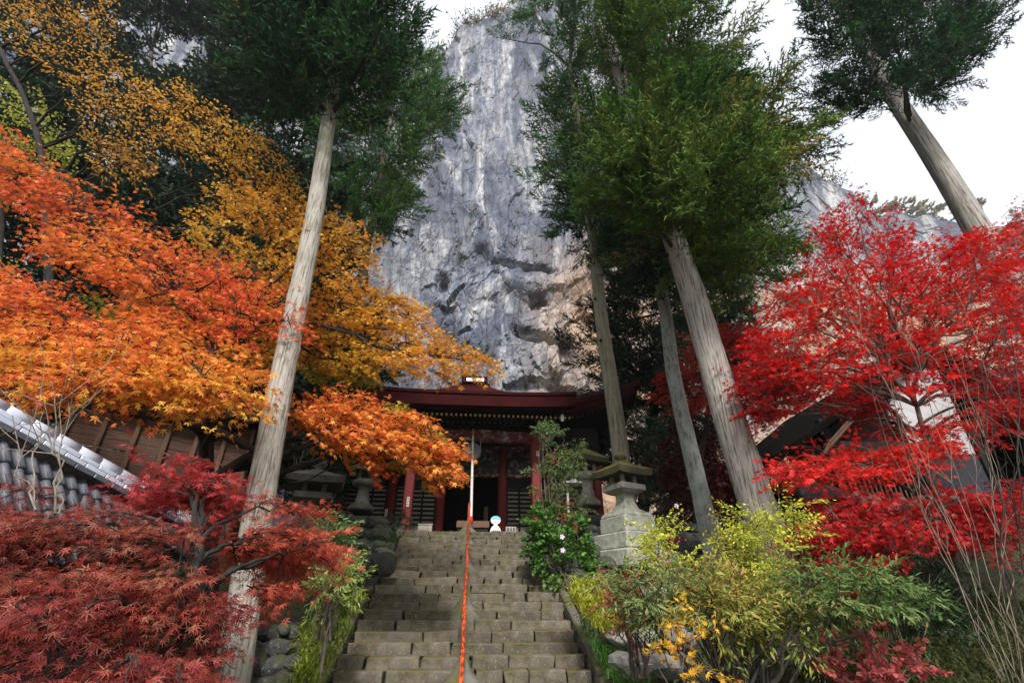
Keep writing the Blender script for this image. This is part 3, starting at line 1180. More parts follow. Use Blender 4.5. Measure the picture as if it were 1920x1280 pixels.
# ------------------------------------------------------------------ temple
def temple():
    t = thing('temple_hall', 'dark red wooden temple hall with sweeping red roof and deep porch at the stair top', 'temple', (0, 18.5, 3.48))
    def xat(px, Y, py=990):
        return float(at(px, py, Y)[0])
    G0 = 3.48
    # stone plinth
    mb = MB(); bx(mb, (0, 21.6, G0 + .04), (11, 8.6, .24), 0, .03); mb.build('plinth', M['granite_dark'], t)
    # porch columns and hall columns
    pc = [xat(760, 16.5), xat(1007, 16.5)]
    hc = [xat(727, 18.6), xat(822, 18.6), xat(941, 18.6), xat(1031, 18.6)]
    hc[0] = -hc[3] if False else hc[0]
    for x in pc:
        mb = MB(); bx(mb, (x, 16.5, G0 + 1.95), (.30, .30, 3.6), 0, .035); mb.build('porch_column', M['red'], t)
        mb = MB(); lathe(mb, [(.30, 0), (.30, .08), (.22, .2)], (x, 16.5, G0 + .0), square=True); mb.build('column_base', M['granite_dark'], t)
    for x in hc + [hc[0] - 1.9, hc[3] + 1.9]:
        mb = MB(); tube(mb, [[x, 18.6, G0], [x, 18.6, G0 + 4.4]], .17, 16); mb.build('hall_column', M['red'], t, True)
    for y in (21, 23.6, 25.8):
        for x in (hc[0] - 1.9, hc[3] + 1.9):
            mb = MB(); tube(mb, [[x, y, G0], [x, y, G0 + 4.4]], .17, 14); mb.build('hall_column', M['red'], t, True)
    xl, xr = hc[0] - 1.9, hc[3] + 1.9
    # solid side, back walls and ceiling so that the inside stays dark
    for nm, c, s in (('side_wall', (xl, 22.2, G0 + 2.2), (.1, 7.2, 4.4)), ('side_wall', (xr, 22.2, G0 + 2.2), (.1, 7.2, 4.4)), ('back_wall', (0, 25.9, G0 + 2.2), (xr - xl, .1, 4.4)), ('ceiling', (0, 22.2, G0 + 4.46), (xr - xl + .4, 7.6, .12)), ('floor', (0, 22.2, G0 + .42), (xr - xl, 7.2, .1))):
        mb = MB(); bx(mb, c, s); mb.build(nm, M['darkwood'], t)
    # wooden steps up into the hall
    for k in range(2):
        mb = MB(); bx(mb, ((hc[1] + hc[2]) / 2, 17.9 + k * .3, G0 + .13 + .15 * k), (hc[2] - hc[1] - .4, .3, .06)); mb.build('tread', M['darkwood'], t)
    # front bays: latticed shutters below, carved panels above
    bays = [(xl, hc[0]), (hc[0], hc[1]), (hc[2], hc[3]), (hc[3], xr)]
    for x0, x1 in bays:
        w = x1 - x0 - .34
        xc = (x0 + x1) / 2
        mb = MB(); bx(mb, (xc, 18.66, G0 + 1.25), (w, .05, 1.75)); pn = mb.build('shutter_panel', M['paper'], t)
        zz = G0 + .45
        k = 0
        while zz < G0 + 2.12:
            hgt = .075 if k else .12
            mb = MB(); bx(mb, (xc, 18.60, zz), (w, .05, hgt), 0, .008); mb.build('slat', M['darkwood'], pn)
            zz += .36 if k == 0 else .155
            k += 1
        for f in (-.5, -.17, .17, .5):
            mb = MB(); bx(mb, (xc + f * w, 18.57, G0 + 1.25), (.07, .05, 1.75), 0, .008); mb.build('stile', M['darkwood'], pn)
        for z0, z1, mt in ((2.12, 2.5, 'darkwood'), (.12, .38, 'darkwood')):
            mb = MB(); bx(mb, (xc, 18.62, G0 + (z0 + z1) / 2), (w, .12, z1 - z0)); mb.build('rail', M[mt], t)
    # carved panels between the columns, above
    for x0, x1 in [(hc[0], hc[1]), (hc[1], hc[2]), (hc[2], hc[3])]:
        xc, w = (x0 + x1) / 2, x1 - x0 - .36
        r = np.random.default_rng(int(abs(x0) * 100))
        n, m_ = 36, 16
        xs = np.linspace(-w / 2, w / 2, n)
        zs = np.linspace(0, .95, m_)
        V = []
        for x in xs:
            for z in zs:
                V.append([xc + x, 18.5 - .09 * max(0, mnoise.noise(Vector((x * 4, z * 5, x0))) + .15), G0 + 2.62 + z])
        a = np.arange(n - 1)[:, None] * m_ + np.arange(m_ - 1)[None]
        mb = MB(); mb.add(V, None, np.stack([a, a + m_, a + m_ + 1, a + 1], -1).reshape(-1, 4))
        mb.build('carved_panel', M['panel'], t, True)
        for z in (2.56, 3.62):
            mb = MB(); bx(mb, (xc, 18.52, G0 + z), (w + .1, .18, .12)); mb.build('frame_rail', M['red_beam'], t)
    mb = MB(); bx(mb, ((xl + xr) / 2, 18.55, G0 + 4.05), (xr - xl + .3, .26, .75)); mb.build('head_beam', M['darkwood'], t)
    # porch rainbow beam (slightly arched) with flaking paint
    mb = MB()
    n = 24
    for k in range(n):
        u0, u1 = k / n, (k + 1) / n
        def yb(u): return .16 * math.sin(u * math.pi)
        x0, x1 = pc[0] - .35 + (pc[1] - pc[0] + .7) * u0, pc[0] - .35 + (pc[1] - pc[0] + .7) * u1
        z0 = G0 + 3.12
        V = []
        for x, u in ((x0, u0), (x1, u1)):
            V += [[x, 16.36, z0 + yb(u)], [x, 16.64, z0 + yb(u)], [x, 16.64, z0 + .42 + yb(u) * .6], [x, 16.36, z0 + .42 + yb(u) * .6]]
        mb.add(V, None, [[0, 4, 5, 1], [1, 5, 6, 2], [2, 6, 7, 3], [3, 7, 4, 0]] + ([[0, 1, 2, 3]] if k == 0 else []) + ([[7, 6, 5, 4]] if k == n - 1 else []))
    mb.build('porch_beam', M['red_beam'], t)
    # bracket clusters above each porch column and carved beam noses
    for x in pc:
        mb = MB()
        for lv, wd in ((0, .5), (1, .9), (2, 1.3)):
            bx(mb, (x, 16.5, G0 + 3.72 + lv * .2), (wd, .26, .1), 0, .02)
            for f in (-.45, 0, .45):
                bx(mb, (x + f * wd, 16.5, G0 + 3.8 + lv * .2), (.17, .24, .1), 0, .02)
        mb.build('bracket_set', M['darkwood'], t)
        s = 1 if x > 0 else -1
        mb = MB()
        pts = [[x + s * (.1 + .12 * k), 16.5, G0 + 3.3 + .03 * math.sin(k * 1.1) + .012 * k * k] for k in range(6)]
        tube(mb, pts, [.17, .16, .15, .13, .11, .05], 10); mb.build('beam_nose', M['granite_mid'], t, True)
        # small curved red hood before the nose
        mb = MB()
        V = []
        for k in range(9):
            u = k / 8
            V += [[x - .42 + .84 * u, 16.22, G0 + 3.18 + .22 * math.sin(u * math.pi) ** .8], [x - .42 + .84 * u, 16.5, G0 + 3.24 + .22 * math.sin(u * math.pi) ** .8]]
        V = V + [[a, b_, c - .05] for a, b_, c in V]
        Q = []
        for k in range(8):
            i = 2 * k
            Q += [[i, i + 2, i + 3, i + 1], [i + 18, i + 19, i + 21, i + 20], [i, i + 18, i + 20, i + 2], [i + 1, i + 3, i + 21, i + 19]]
        mb.add(V, None, Q); mb.build('curved_hood', M['red'], t, True)
        for y0, y1, z in ((16.6, 18.5, 3.45),):
            mb = MB(); bx(mb, (x, (y0 + y1) / 2, G0 + z), (.22, y1 - y0, .34)); mb.build('tie_beam', M['red_beam'], t)
    mb = MB(); bx(mb, ((pc[0] + pc[1]) / 2, 16.5, G0 + 4.28), (pc[1] - pc[0] + 2.0, .24, .26)); mb.build('purlin', M['darkwood'], t)
    # porch roof: thick layered edge, curved slope
    XL, XR, YE, ZE = -3.62, 3.38, 14.55, 7.80
    sl = [(YE, 0), (15.6, .30), (16.8, .70), (18.4, 1.32)]
    th = .52
    nx = 20
    def edge(u): return .10 * abs(2 * u - 1) ** 3
    Vt = []
    for k in range(nx + 1):
        u = k / nx
        x = XL + (XR - XL) * u
        for y, dz in sl:
            Vt.append([x, y, ZE + dz + edge(u)])
    Vb = [[a, b_ + (.35 if abs(b_ - YE) < .01 else 0), c - th] for a, b_, c in Vt]
    m_ = len(sl)
    a = np.arange(nx)[:, None] * m_ + np.arange(m_ - 1)[None]
    Q = np.stack([a, a + m_, a + m_ + 1, a + 1], -1).reshape(-1, 4)
    N = len(Vt)
    Q = list(Q) + [q[::-1] + N for q in Q]
    for k in range(nx):
        Q.append(np.array([k * m_, k * m_ + N, (k + 1) * m_ + N, (k + 1) * m_]))
    for e in (0, nx):
        for j in range(m_ - 1):
            i = e * m_ + j
            Q.append(np.array([i, i + 1, i + 1 + N, i + N]))
    mb = MB(); mb.add(Vt + Vb, None, np.array(Q)); mb.build('porch_roof', M['redroof'], t)
    for k, (dy, dz, hh) in enumerate(((-.03, -.05, .10), (.02, -.30, .36))):
        mb = MB()
        for q in range(nx):
            u0, u1 = q / nx, (q + 1) / nx
            V = []
            for u in (u0, u1):
                x, z = XL - .03 + (XR - XL + .06) * u, ZE + dz + edge(u)
                V += [[x, YE + dy, z - hh / 2], [x, YE + dy + .25, z - hh / 2], [x, YE + dy + .25, z + hh / 2], [x, YE + dy, z + hh / 2]]
            mb.add(V, None, [[0, 4, 5, 1], [1, 5, 6, 2], [2, 6, 7, 3], [3, 7, 4, 0]])
        mb.build('roof_edge_course', M['redroof'], t)
    # two rows of rafters under the porch eave with ochre ends
    rf, tip = MB(), MB()
    for k in range(44):
        x = XL + .15 + (XR - XL - .3) * k / 43
        for y0, y1, z0, z1 in ((15.05, 17.0, 7.16, 7.75),):
            L = math.hypot(y1 - y0, z1 - z0)
            an = math.atan2(z1 - z0, y1 - y0)
            R = np.array([[1, 0, 0], [0, math.cos(an), -math.sin(an)], [0, math.sin(an), math.cos(an)]])
            bx(rf, (x, (y0 + y1) / 2, (z0 + z1) / 2), (.055, L, .08), R=R, bev=.006)
            bx(tip, (x, y0 - .012, z0), (.058, .02, .078), R=R, bev=.004)
    rf.build('rafters', M['darkwood'], t, False, 'stuff')
    tip.build('rafter_ends', M['gold'], t, False, 'stuff')
    mb = MB(); bx(mb, (2.98, 15.0, 7.14), (.09, .06, .22)); mb.build('rafter_end_plate', M['white'], t)
    # main hall roof: four curved slopes with upswept corners
    cx, cy, ax, ay, ze, za = -.10, 22.4, 6.62, 5.5, 8.42, 11.1
    nu, ns = 20, 12
    def ring(s, dz=0.0, shrink=0.0):
        out = []
        for side in range(4):
            for k in range(nu):
                u = -1 + 2 * k / nu
                p = [(u, -1), (1, u), (-u, 1), (-1, -u)][side]
                lift = 1.12 * abs(u) ** 3.2 * (1 - s) ** 2
                zz = ze + (za - ze) * (.55 * s + .45 * s ** 2.2) + lift
                f = (1 - s) * (1 - shrink) + .13 * s
                out.append([cx + p[0] * ax * f, cy + p[1] * ay * f, zz + dz])
        return out
    rings = [ring(j / ns) for j in range(ns + 1)]
    V = [v for g in rings for v in g]
    m4 = nu * 4
    Q = []
    for j in range(ns):
        for k in range(m4):
            k2 = (k + 1) % m4
            Q.append([j * m4 + k, j * m4 + k2, (j + 1) * m4 + k2, (j + 1) * m4 + k])
    mb = MB(); mb.add(V, None, Q); mb.build('main_roof', M['redroof'], t)
    base = [ring(0), ring(0, -.20, .004), ring(0, -.22, .022), ring(0, -.46, .03), ring(0, -.48, .055), ring(0, -.60, .06)]
    V = [v for g in base for v in g]
    Q = []
    for j in range(len(base) - 1):
        for k in range(m4):
            k2 = (k + 1) % m4
            Q.append([(j + 1) * m4 + k, (j + 1) * m4 + k2, j * m4 + k2, j * m4 + k])
    mb = MB(); mb.add(V, None, Q); mb.build('eave_fascia', M['redroof'], t)
    inner = []
    for p in ring(0, -.60, .06):
        inner.append([cx + (p[0] - cx) * .60, cy + (p[1] - cy) * .66, 8.0])
    V = ring(0, -.60, .06) + inner
    Q = [[k, m4 + k, m4 + (k + 1) % m4, (k + 1) % m4] for k in range(m4)]
    mb = MB(); mb.add(V, None, Q); mb.build('soffit', M['darkwood'], t)
    rf, tip = MB(), MB()
    for side in (0, 1):
        for k in range(1, 60):
            u = -1 + 2 * k / 60
            p = [(u, -1), (1, u)][side]
            a0 = np.array([cx + p[0] * ax * .90, cy + p[1] * ay * .90, ze - .66 + 1.12 * abs(u) ** 3.2])
            a1 = np.array([cx + p[0] * ax * .62, cy + p[1] * ay * .68, 7.95])
            d = a1 - a0
            tube(rf, [a0, a1], .035, 4)
            tube(tip, [a0 - d / np.linalg.norm(d) * .012, a0], .037, 4)
    rf.build('eave_rafters', M['darkwood'], t, False, 'stuff')
    tip.build('eave_rafter_ends', M['gold'], t, False, 'stuff')
    # ridge cap with white face
    c = at(886, 722, 21.6)
    mb = MB(); bx(mb, (c[0] - .02, 22.4, za + .0), (1.75, 1.4, .34), 0, .02); mb.build('roof_cap', M['redroof'], t)
    mb = MB(); bx(mb, (c[0] + .1, 21.95, za + .33), (1.25, .7, .36), 0, .02); mb.build('cap_finial_base', M['redroof'], t)
    mb = MB(); bx(mb, (c[0] + .12, 21.59, za + .30), (.86, .03, .17), 0, .005); mb.build('white_ridge_plate', M['white'], t)
    mb = MB(); bx(mb, (c[0] + .12, 22.1, za + .62), (.35, .4, .24), 0, .02); mb.build('cap_finial', M['redroof'], t)
    # paper charms pasted on the columns
    for px, py, Y, w, h in ((724, 962, 18.42, .10, .3), (765, 940, 16.33, .08, .3), (1008, 850, 16.33, .08, .2)):
        p = at(px, py, Y)
        mb = MB(); bx(mb, p, (w, .01, h), 0, .002); o = mb.build('paper_charm', M['white'], t)
        for q in (-.08, 0, .08):
            mb = MB(); bx(mb, p + np.array([0, -.008, q]), (w * .5, .006, .035), 0, .001); mb.build('ink_mark', M['ink'], o)
    return pc, hc


PC, HC = temple()


def porch_things():
    # gong with cords and bell rope
    g = at(886, 846, 16.45)
    t = thing('temple_gong', 'round blue-grey bronze gong hanging under the porch beam', 'gong', tuple(g))
    ax = np.array([[1, 0, 0], [0, 0, 1], [0, -1, 0]]).astype(float)
    mb = MB(); lathe(mb, [(.02, -.09), (.10, -.10), (.12, -.07), (.25, -.06), (.30, -.03), (.30, .03), (.25, .06), (.02, .07)], g, 32, axis=ax); mb.build('disc', M['gong'], t, True)
    mb = MB(); tube(mb, [g + [-.31, -.02, -.02], g + [.31, -.02, -.02]], .03, 10); mb.build('lip_bar', M['concrete'], t, True)
    for s in (-1, 1):
        mb = MB(); tube(mb, [g + [s * .26, 0, .12], g + [s * .31, 0, .75]], .009, 5); mb.build('cord', M['rope'], t)
    top, bot = at(887, 817, 16.2), at(883, 972, 16.2)
    t = thing('bell_rope', 'thick white twisted rope hanging before the gong with a red end', 'rope', tuple(bot))
    L = top - bot
    for k in range(3):
        n = 150
        u = np.linspace(0, 1, n)
        a = u * 42 * 2 * math.pi / 3 + k * 2 * math.pi / 3
        rr = .02 + .008 * (1 - u)
        P = bot + u[:, None] * L + np.stack([np.cos(a) * rr, np.sin(a) * rr, 0 * a], 1)
        mb = MB(); tube(mb, P, .019 + .006 * (1 - u), 6); mb.build('strand', M['rope'], t, True)
    mb = MB(); lathe(mb, [(.02, .1), (.055, .06), (.06, -.02), (.075, -.14), (.03, -.15)], bot, 12); mb.build('red_binding', M['ropered'], t, True)
    mb = MB(); tube(mb, [top, top + [0, 0, .25]], .035, 8); mb.build('ring', M['gold'], t, True)
    # offertory box
    c = at(886, 997, 16.9)
    t = thing('offertory_box', 'pale wooden offertory box in the middle of the porch', 'offertory box', (c[0], c[1], 3.6))
    mb = MB(); bx(mb, (c[0], c[1], 3.86), (1.0, .5, .52)); mb.build('body', M['darkwood'], t)
    mb = MB(); bx(mb, (c[0], c[1] - .28, 4.02), (1.06, .05, .2)); mb.build('front_rail', M['batten'], t)
    for k in range(9):
        mb = MB(); bx(mb, (c[0] - .44 + k * .11, c[1], 4.135), (.04, .5, .03)); mb.build('slat', M['batten'], t)
    # standing board of a child
    b = at(929, 1000, 15.3)
    z0 = 3.49
    t = thing('standing_board', 'small white cut-out board of a smiling child in a pale blue cap', 'standee', (b[0], b[1], z0))
    def flat(pts, y, th):
        n = len(pts)
        pts = [(x * 1.22, z) for x, z in pts]
        V = [[b[0] + x, y, z0 + z] for x, z in pts] + [[b[0] + x, y + th, z0 + z] for x, z in pts]
        V += [[b[0] + np.mean([p[0] for p in pts]), y, z0 + np.mean([p[1] for p in pts])], [b[0] + np.mean([p[0] for p in pts]), y + th, z0 + np.mean([p[1] for p in pts])]]
        T, Q = [], []
        for i in range(n):
            j = (i + 1) % n
            T += [[2 * n, i, j], [2 * n + 1, n + j, n + i]]
            Q.append([j, i, n + i, n + j])
        m = MB(); m.add(V, T, Q); return m
    sc = .74
    hd = [(.165 * sc * math.cos(a), (.62 + .15 * math.sin(a)) * sc) for a in np.linspace(0, 2 * math.pi, 24, endpoint=False)]
    body = [(-.17, 0), (.17, 0), (.175, .2), (.155, .32), (.10, .40), (.06, .43), (.06, .50), (-.06, .50), (-.06, .43), (-.10, .40), (-.155, .32), (-.175, .2)]
    body = [(x * sc, z * sc) for x, z in body]
    flat(hd, 15.3, .02).build('head_panel', M['white'], t)
    flat(body, 15.303, .02).build('body_panel', M['white'], t)
    cap = [(.168 * sc * math.cos(a), (.64 + .155 * math.sin(a)) * sc) for a in np.linspace(.15, math.pi - .15, 14)]
    flat(cap, 15.29, .008).build('cap_print', M['cyan'], t)
    for s in (-1, 1):
        e = [((s * .055 + .018 * math.cos(a)) * sc, (.60 + .009 * math.sin(a)) * sc) for a in np.linspace(0, 2 * math.pi, 8, endpoint=False)]
        flat(e, 15.29, .008).build('eye_print', M['ink'], t)
    e = [((.03 * math.cos(a)) * sc, (.54 + .012 * math.sin(a)) * sc) for a in np.linspace(0, 2 * math.pi, 8, endpoint=False)]
    flat(e, 15.29, .008).build('mouth_print', M['pinkink'], t)
    for r_, z in enumerate((.20, .07)):
        for k in range(4):
            x = -.1 + k * .065
            e = [(x * sc, z * sc), ((x + .045) * sc, z * sc), ((x + .045) * sc, (z + .045) * sc), (x * sc, (z + .045) * sc)]
            flat(e, 15.29, .008).build('lettering_mark', M['ink'], t)
    # box on the left, notice on the right, vertical board inside
    c = at(797, 994, 17.2)
    t = thing('collection_box', 'small cream box with a slot standing before the left shutter', 'box', tuple(c))
    mb = MB(); bx(mb, c, (.46, .3, .30)); mb.build('case', M['white'] if False else M['paper'], t)
    mb = MB(); bx(mb, c + [0, 0, .17], (.50, .34, .04)); mb.build('lid', M['paper'], t)
    mb = MB(); bx(mb, c + [.05, -.155, -.03], (.12, .02, .05)); mb.build('slot', M['ink'], t)
    c = at(958, 994, 17.3)
    t = thing('notice_board', 'low pale notice board with dark marks beside the right shutter', 'notice', tuple(c))
    mb = MB(); bx(mb, c, (.36, .03, .24)); mb.build('board', M['paper'], t)
    for k in range(3):
        mb = MB(); bx(mb, c + [-.10 + .1 * k, -.02, .03], (.05, .006, .1)); mb.build('lettering_mark', M['ink'], t)
    c = at(911, 966, 18.9)
    o = MB(); bx(o, c, (.16, .03, .62)); o = o.build('hanging_tablet', M['batten'], None); tagit(o, 'tall narrow wooden tablet standing inside the dark temple doorway', 'tablet')


porch_things()


# ------------------------------------------------------------------ stone lanterns
def kasa(mb, c, hw, h, th, lift, rz, n=12):
    """four-sided lantern roof with concave slopes and raised corners"""
    R = rotz(rz)
    def ring(s, dz=0, f=1.0):
        out = []
        for side in range(4):
            for k in range(n):
                u = -1 + 2 * k / n
                p = [(u, -1), (1, u), (-u, 1), (-1, -u)][side]
                w = ((1 - s) ** 1.1 * .80 + .20) * hw * f
                out.append([p[0] * w, p[1] * w, h * s + lift * abs(u) ** 3 * (1 - s) ** 2 + dz])
        return out
    G = [ring(0, -th, .55), ring(0, -th, .93)] + [ring(j / 7) for j in range(8)]
    V = np.array([v for g in G for v in g])
    m = n * 4
    V = np.r_[V, [[0, 0, -th], [0, 0, h]]]
    V = V @ R.T + c
    Q = [[j * m + k, j * m + (k + 1) % m, (j + 1) * m + (k + 1) % m, (j + 1) * m + k] for j in range(len(G) - 1) for k in range(m)]
    T = [[len(V) - 2, (k + 1) % m, k] for k in range(m)] + [[len(V) - 1, (len(G) - 1) * m + k, (len(G) - 1) * m + (k + 1) % m] for k in range(m)]
    mb.add(V, T, Q)


def lantern(label, base, z_top, rz, tiers, roof_w, mat, capmat, roundp=False, fb=.24, basew=.65, group='stone lanterns beside the stairs'):
    t = thing('stone_lantern', label, 'stone lantern', tuple(base), group)
    b = np.array(base, float)
    H = z_top - b[2]
    z = 0
    rr = np.random.default_rng(int(abs(b[0]) * 77))
    th = H * .42 / 3
    for k in range(tiers):
        w = basew * (1 - .17 * k)
        mb = MB()
        V, T, Q = cham((w * 2, w * 2, th), .035, .015, rr)
        mb.add(V @ rotz(rz).T + b + [0, 0, z + th / 2], T, Q)
        mb.build('base_tier', mat, t)
        z += th
    sh = H * (.40 if tiers < 3 else .21) + (3 - tiers) * th * .35
    rest = H - z
    zz = [0, .06, .16, .30, .42]
    w0 = basew * .62 if tiers else basew * .8
    if roundp:
        prof = [(w0, 0), (w0 * .95, rest * .06), (w0 * .55, rest * .14), (w0 * .42, rest * .28), (w0 * .45, rest * .36), (w0 * .8, rest * .42)]
        mb = MB(); lathe(mb, prof, b + [0, 0, z], 20, rz)
    else:
        prof = [(w0, 0), (w0 * .9, rest * .05), (w0 * .5, rest * .12), (w0 * .36, rest * .22), (w0 * .34, rest * .32), (w0 * .48, rest * .40)]
        mb = MB(); lathe(mb, prof, b + [0, 0, z], rz=rz, square=True)
    mb.build('shaft', mat, t, roundp)
    z1 = z + rest * .38
    pw = max(fb * 1.55, roof_w * .62)
    mb = MB()
    if roundp:
        lathe(mb, [(pw * .75, 0), (pw, rest * .04), (pw, rest * .10), (pw * .9, rest * .11)], b + [0, 0, z1], 20, rz)
    else:
        lathe(mb, [(pw * .7, -rest * .03), (pw, rest * .02), (pw, rest * .10), (pw * .96, rest * .11)], b + [0, 0, z1], rz=rz, square=True)
    mb.build('platform', M['granite_mid'] if mat is M['granite'] else mat, t, roundp)
    z2 = z1 + rest * .11
    fh = rest * .18
    R = rotz(rz)
    mb = MB()
    for sx in (-1, 1):
        for sy in (-1, 1):
            V, T, Q = cham((fb * .42, fb * .42, fh), .012, .004, rr)
            mb.add((V + [sx * fb * .8, sy * fb * .8, 0]) @ R.T + b + [0, 0, z2 + fh / 2], T, Q)
    for q in (.06, .93):
        V, T, Q = cham((fb * 2.0, fb * 2.0, fh * .12), .008)
        mb.add(V @ R.T + b + [0, 0, z2 + fh * q], T, Q)
    mb.build('fire_box', M['granite_mid'] if mat is M['granite'] else mat, t)
    z3 = z2 + fh
    mb = MB(); kasa(mb, b + [0, 0, z3 + .05], roof_w, rest * .16, .13, rest * .018, rz); mb.build('roof', capmat, t)
    z4 = z3 + rest * .175
    fr = roof_w * .24
    mb = MB(); lathe(mb, [(fr * .8, 0), (fr * .6, fr * .35), (fr * .45, fr * .5), (fr * 1.05, fr * .95), (fr * 1.2, fr * 1.3), (fr, fr * 1.75), (fr * .45, fr * 2.1), (.01, fr * 2.35)], b + [0, 0, z4], 18)
    mb.build('finial', capmat, t, True)
    return t


lantern('large pale stone lantern on three stepped tiers with mossy roof, nearest right of the stairs', at(1186, 1066, 11), float(at(1160, 851, 11)[2]), .42, 3, .50, M['granite'], M['mosscap'], False, .22, .66)
lantern('smaller stone lantern on a round shaft behind the large mossy-roofed lantern', at(1104, 950, 13.4), float(at(1104, 826, 13.4)[2]), .5, 0, .48, M['granite_mid'], M['mosscap'], True, .2, .45)
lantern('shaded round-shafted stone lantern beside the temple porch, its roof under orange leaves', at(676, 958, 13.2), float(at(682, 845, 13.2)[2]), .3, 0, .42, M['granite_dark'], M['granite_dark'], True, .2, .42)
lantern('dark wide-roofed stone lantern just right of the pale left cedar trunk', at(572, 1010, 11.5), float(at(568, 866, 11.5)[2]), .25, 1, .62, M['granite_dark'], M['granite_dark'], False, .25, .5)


# ------------------------------------------------------------------ rocks
def rock_wall(label, spots, mat, name='dry_stone_wall', seed=3):
    r = np.random.default_rng(seed)
    c = np.mean([s[0] for s in spots], 0)
    t = thing(name, label, 'stone wall', tuple(c))
    for p, s in spots:
        V, T = rock_shape(r, np.array([s * r.uniform(.9, 1.4), s * r.uniform(.7, 1.1), s * r.uniform(.6, .95)]), ICO2)
        mb = MB(); mb.add(V @ rotz(r.uniform(0, 6)).T, T)
        mb.build('rock', mat, t, False, None, p)


def wall_spots(corner_px, Ys, n, size, seed):
    """stones packed in a quadrilateral bank: corner_px = TL, TR, BR, BL ; Ys = top, bottom depth"""
    r = np.random.default_rng(seed)
    out = []
    TL, TR, BR, BL = [np.array(c, float) for c in corner_px]
    rows = max(2, int(round(math.sqrt(n * .6))))
    cols = max(2, int(round(n / rows)))
    for i in range(rows):
        v = (i + .5) / rows
        for j in range(cols):
            u = (j + .5 + (i % 2) * .4 - .2) / cols
            p = (TL * (1 - u) + TR * u) * (1 - v) + (BL * (1 - u) + BR * u) * v
            p = p + r.normal(size=2) * 3
            Y = Ys[0] * (1 - v) + Ys[1] * v + r.uniform(-.12, .12)
            out.append((at(p[0], p[1], Y), size * r.uniform(.75, 1.3)))
    return out


rock_wall('dark rough boulders banked along the upper left edge of the stairs', wall_spots([(640, 950), (730, 985), (728, 1060), (610, 1110)], (13.0, 9.5), 44, .42, 4), M['rock'])
rock_wall('wet black boulder wall at the foot of the pale left cedar', wall_spots([(455, 1165), (560, 1170), (580, 1290), (450, 1300)], (7.3, 6.9), 24, .32, 5), M['rock'])
rock_wall('dark boulders stacked under the right-hand stone lanterns', wall_spots([(1060, 955), (1340, 985), (1400, 1100), (1060, 1100)], (12.6, 10.2), 60, .52, 6), M['rock'])
rock_wall('pale lichened boulder wall below the red maple at the right edge', wall_spots([(1700, 1000), (1960, 960), (2000, 1290), (1830, 1290)], (9.6, 7.2), 52, .50, 7), M['rock_pale'])
rock_wall('low grey boulders edging the terrace before the white-walled building', wall_spots([(1590, 935), (1800, 925), (1800, 965), (1590, 975)], (11.2, 11.0), 16, .5, 8), M['rock_pale'])
rock_wall('pale angular boulders half hidden under the green nandina bush', wall_spots([(1120, 1080), (1260, 1090), (1300, 1260), (1180, 1270)], (8.4, 7.0), 26, .42, 9), M['rock_pale'])

# ------------------------------------------------------------------ left buildings
def tiled_roof():
    A, B = at(-90, 775, 4.3), at(360, 1010, 6.4)
    A2, B2 = at(-90, 1080, 3.9), at(345, 1030, 5.9)
    t = thing('tiled_roof_house', 'low house with grey tiled roof and bright ridge tiles behind the near maple', 'house', tuple((A + B) / 2))
    mid = [A, B, B2, A2]
    nrm = np.cross(B - A, A2 - A)
    nrm /= np.linalg.norm(nrm)
    if nrm @ (EYE - A) < 0:
        nrm = -nrm
    base = MB()
    V = [p - nrm * .03 for p in mid] + [p - nrm * .25 for p in mid]
    base.add(V, None, [[0, 1, 2, 3], [7, 6, 5, 4], [0, 4, 5, 1], [1, 5, 6, 2], [2, 6, 7, 3], [3, 7, 4, 0]])
    base.build('roof_deck', M['darkwood'], t)
    # house body below the roof: walls out of sight under the leaves
    c = (A + B) / 2
    bm_ = MB(); bx(bm_, (-6.6, 5.4, 1.25), (3.6, 4.2, 2.3)); bm_.build('wall', M['plank'], t)
    # pantiles
    along = (B - A); nA = 20; nS = 5
    seg = 8
    for i in range(nA):
        for j in range(nS):
            u0, u1 = i / nA, (i + 1) / nA
            v0, v1 = j / nS, (j + 1.15) / nS
            def pt(u, v):
                return (A * (1 - u) + B * u) * (1 - v) + (A2 * (1 - u) + B2 * u) * v
            Vv = []
            for v, lift in ((v0, .0), (v1, .035)):
                for k in range(seg + 1):
                    q = k / seg
                    h = .018 * math.sin(q * 2 * math.pi) + .015
                    Vv.append(pt(u0 + (u1 - u0) * q, v) + nrm * (h + lift))
            for k in range(seg + 1):
                Vv.append(Vv[seg + 1 + k] - nrm * .03)
            Q = [[k, k + seg + 1, k + seg + 2, k + 1] for k in range(seg)] + [[k + seg + 1, k + 2 * seg + 2, k + 2 * seg + 3, k + seg + 2] for k in range(seg)]
            m = MB(); m.add(np.array(Vv) - pt((u0 + u1) / 2, v0), None, Q); m.build('tile', M['tile'], t, True, None, pt((u0 + u1) / 2, v0))
    # ridge: two flat courses and a row of half-round caps
    d = along / np.linalg.norm(along)
    L = np.linalg.norm(along)
    upv = np.array([0, 0, 1.0]); upv = upv - d * (upv @ d); upv /= np.linalg.norm(upv)
    side = np.cross(d, upv)
    Rm = np.stack([d, side, upv], 1)
    for row, (w, h, n) in enumerate(((.30, .05, 13), (.26, .05, 12), (.22, .05, 13))):
        for k in range(n):
            u = (k + .5) / n
            mm = MB()
            V, T, Q = cham((L / n - .008, w, h - .006), .006, .002, rng)
            mm.add(V @ Rm.T, T, Q)
            mm.build('ridge_course_tile', M['tile2'] if row else M['tile'], t, False, None, A + along * u + upv * (.05 + row * .052))
    n = 11
    for k in range(n):
        p0, p1 = A + along * (k / n) + upv * .20, A + along * ((k + 1.06) / n) + upv * .203
        mm = MB(); tube(mm, [p0 * .5 + p1 * .5 - (p1 - p0) * .5, p1], [.076, .079], 14); mm.build('ridge_cap_tile', M['tile2'], t, True)


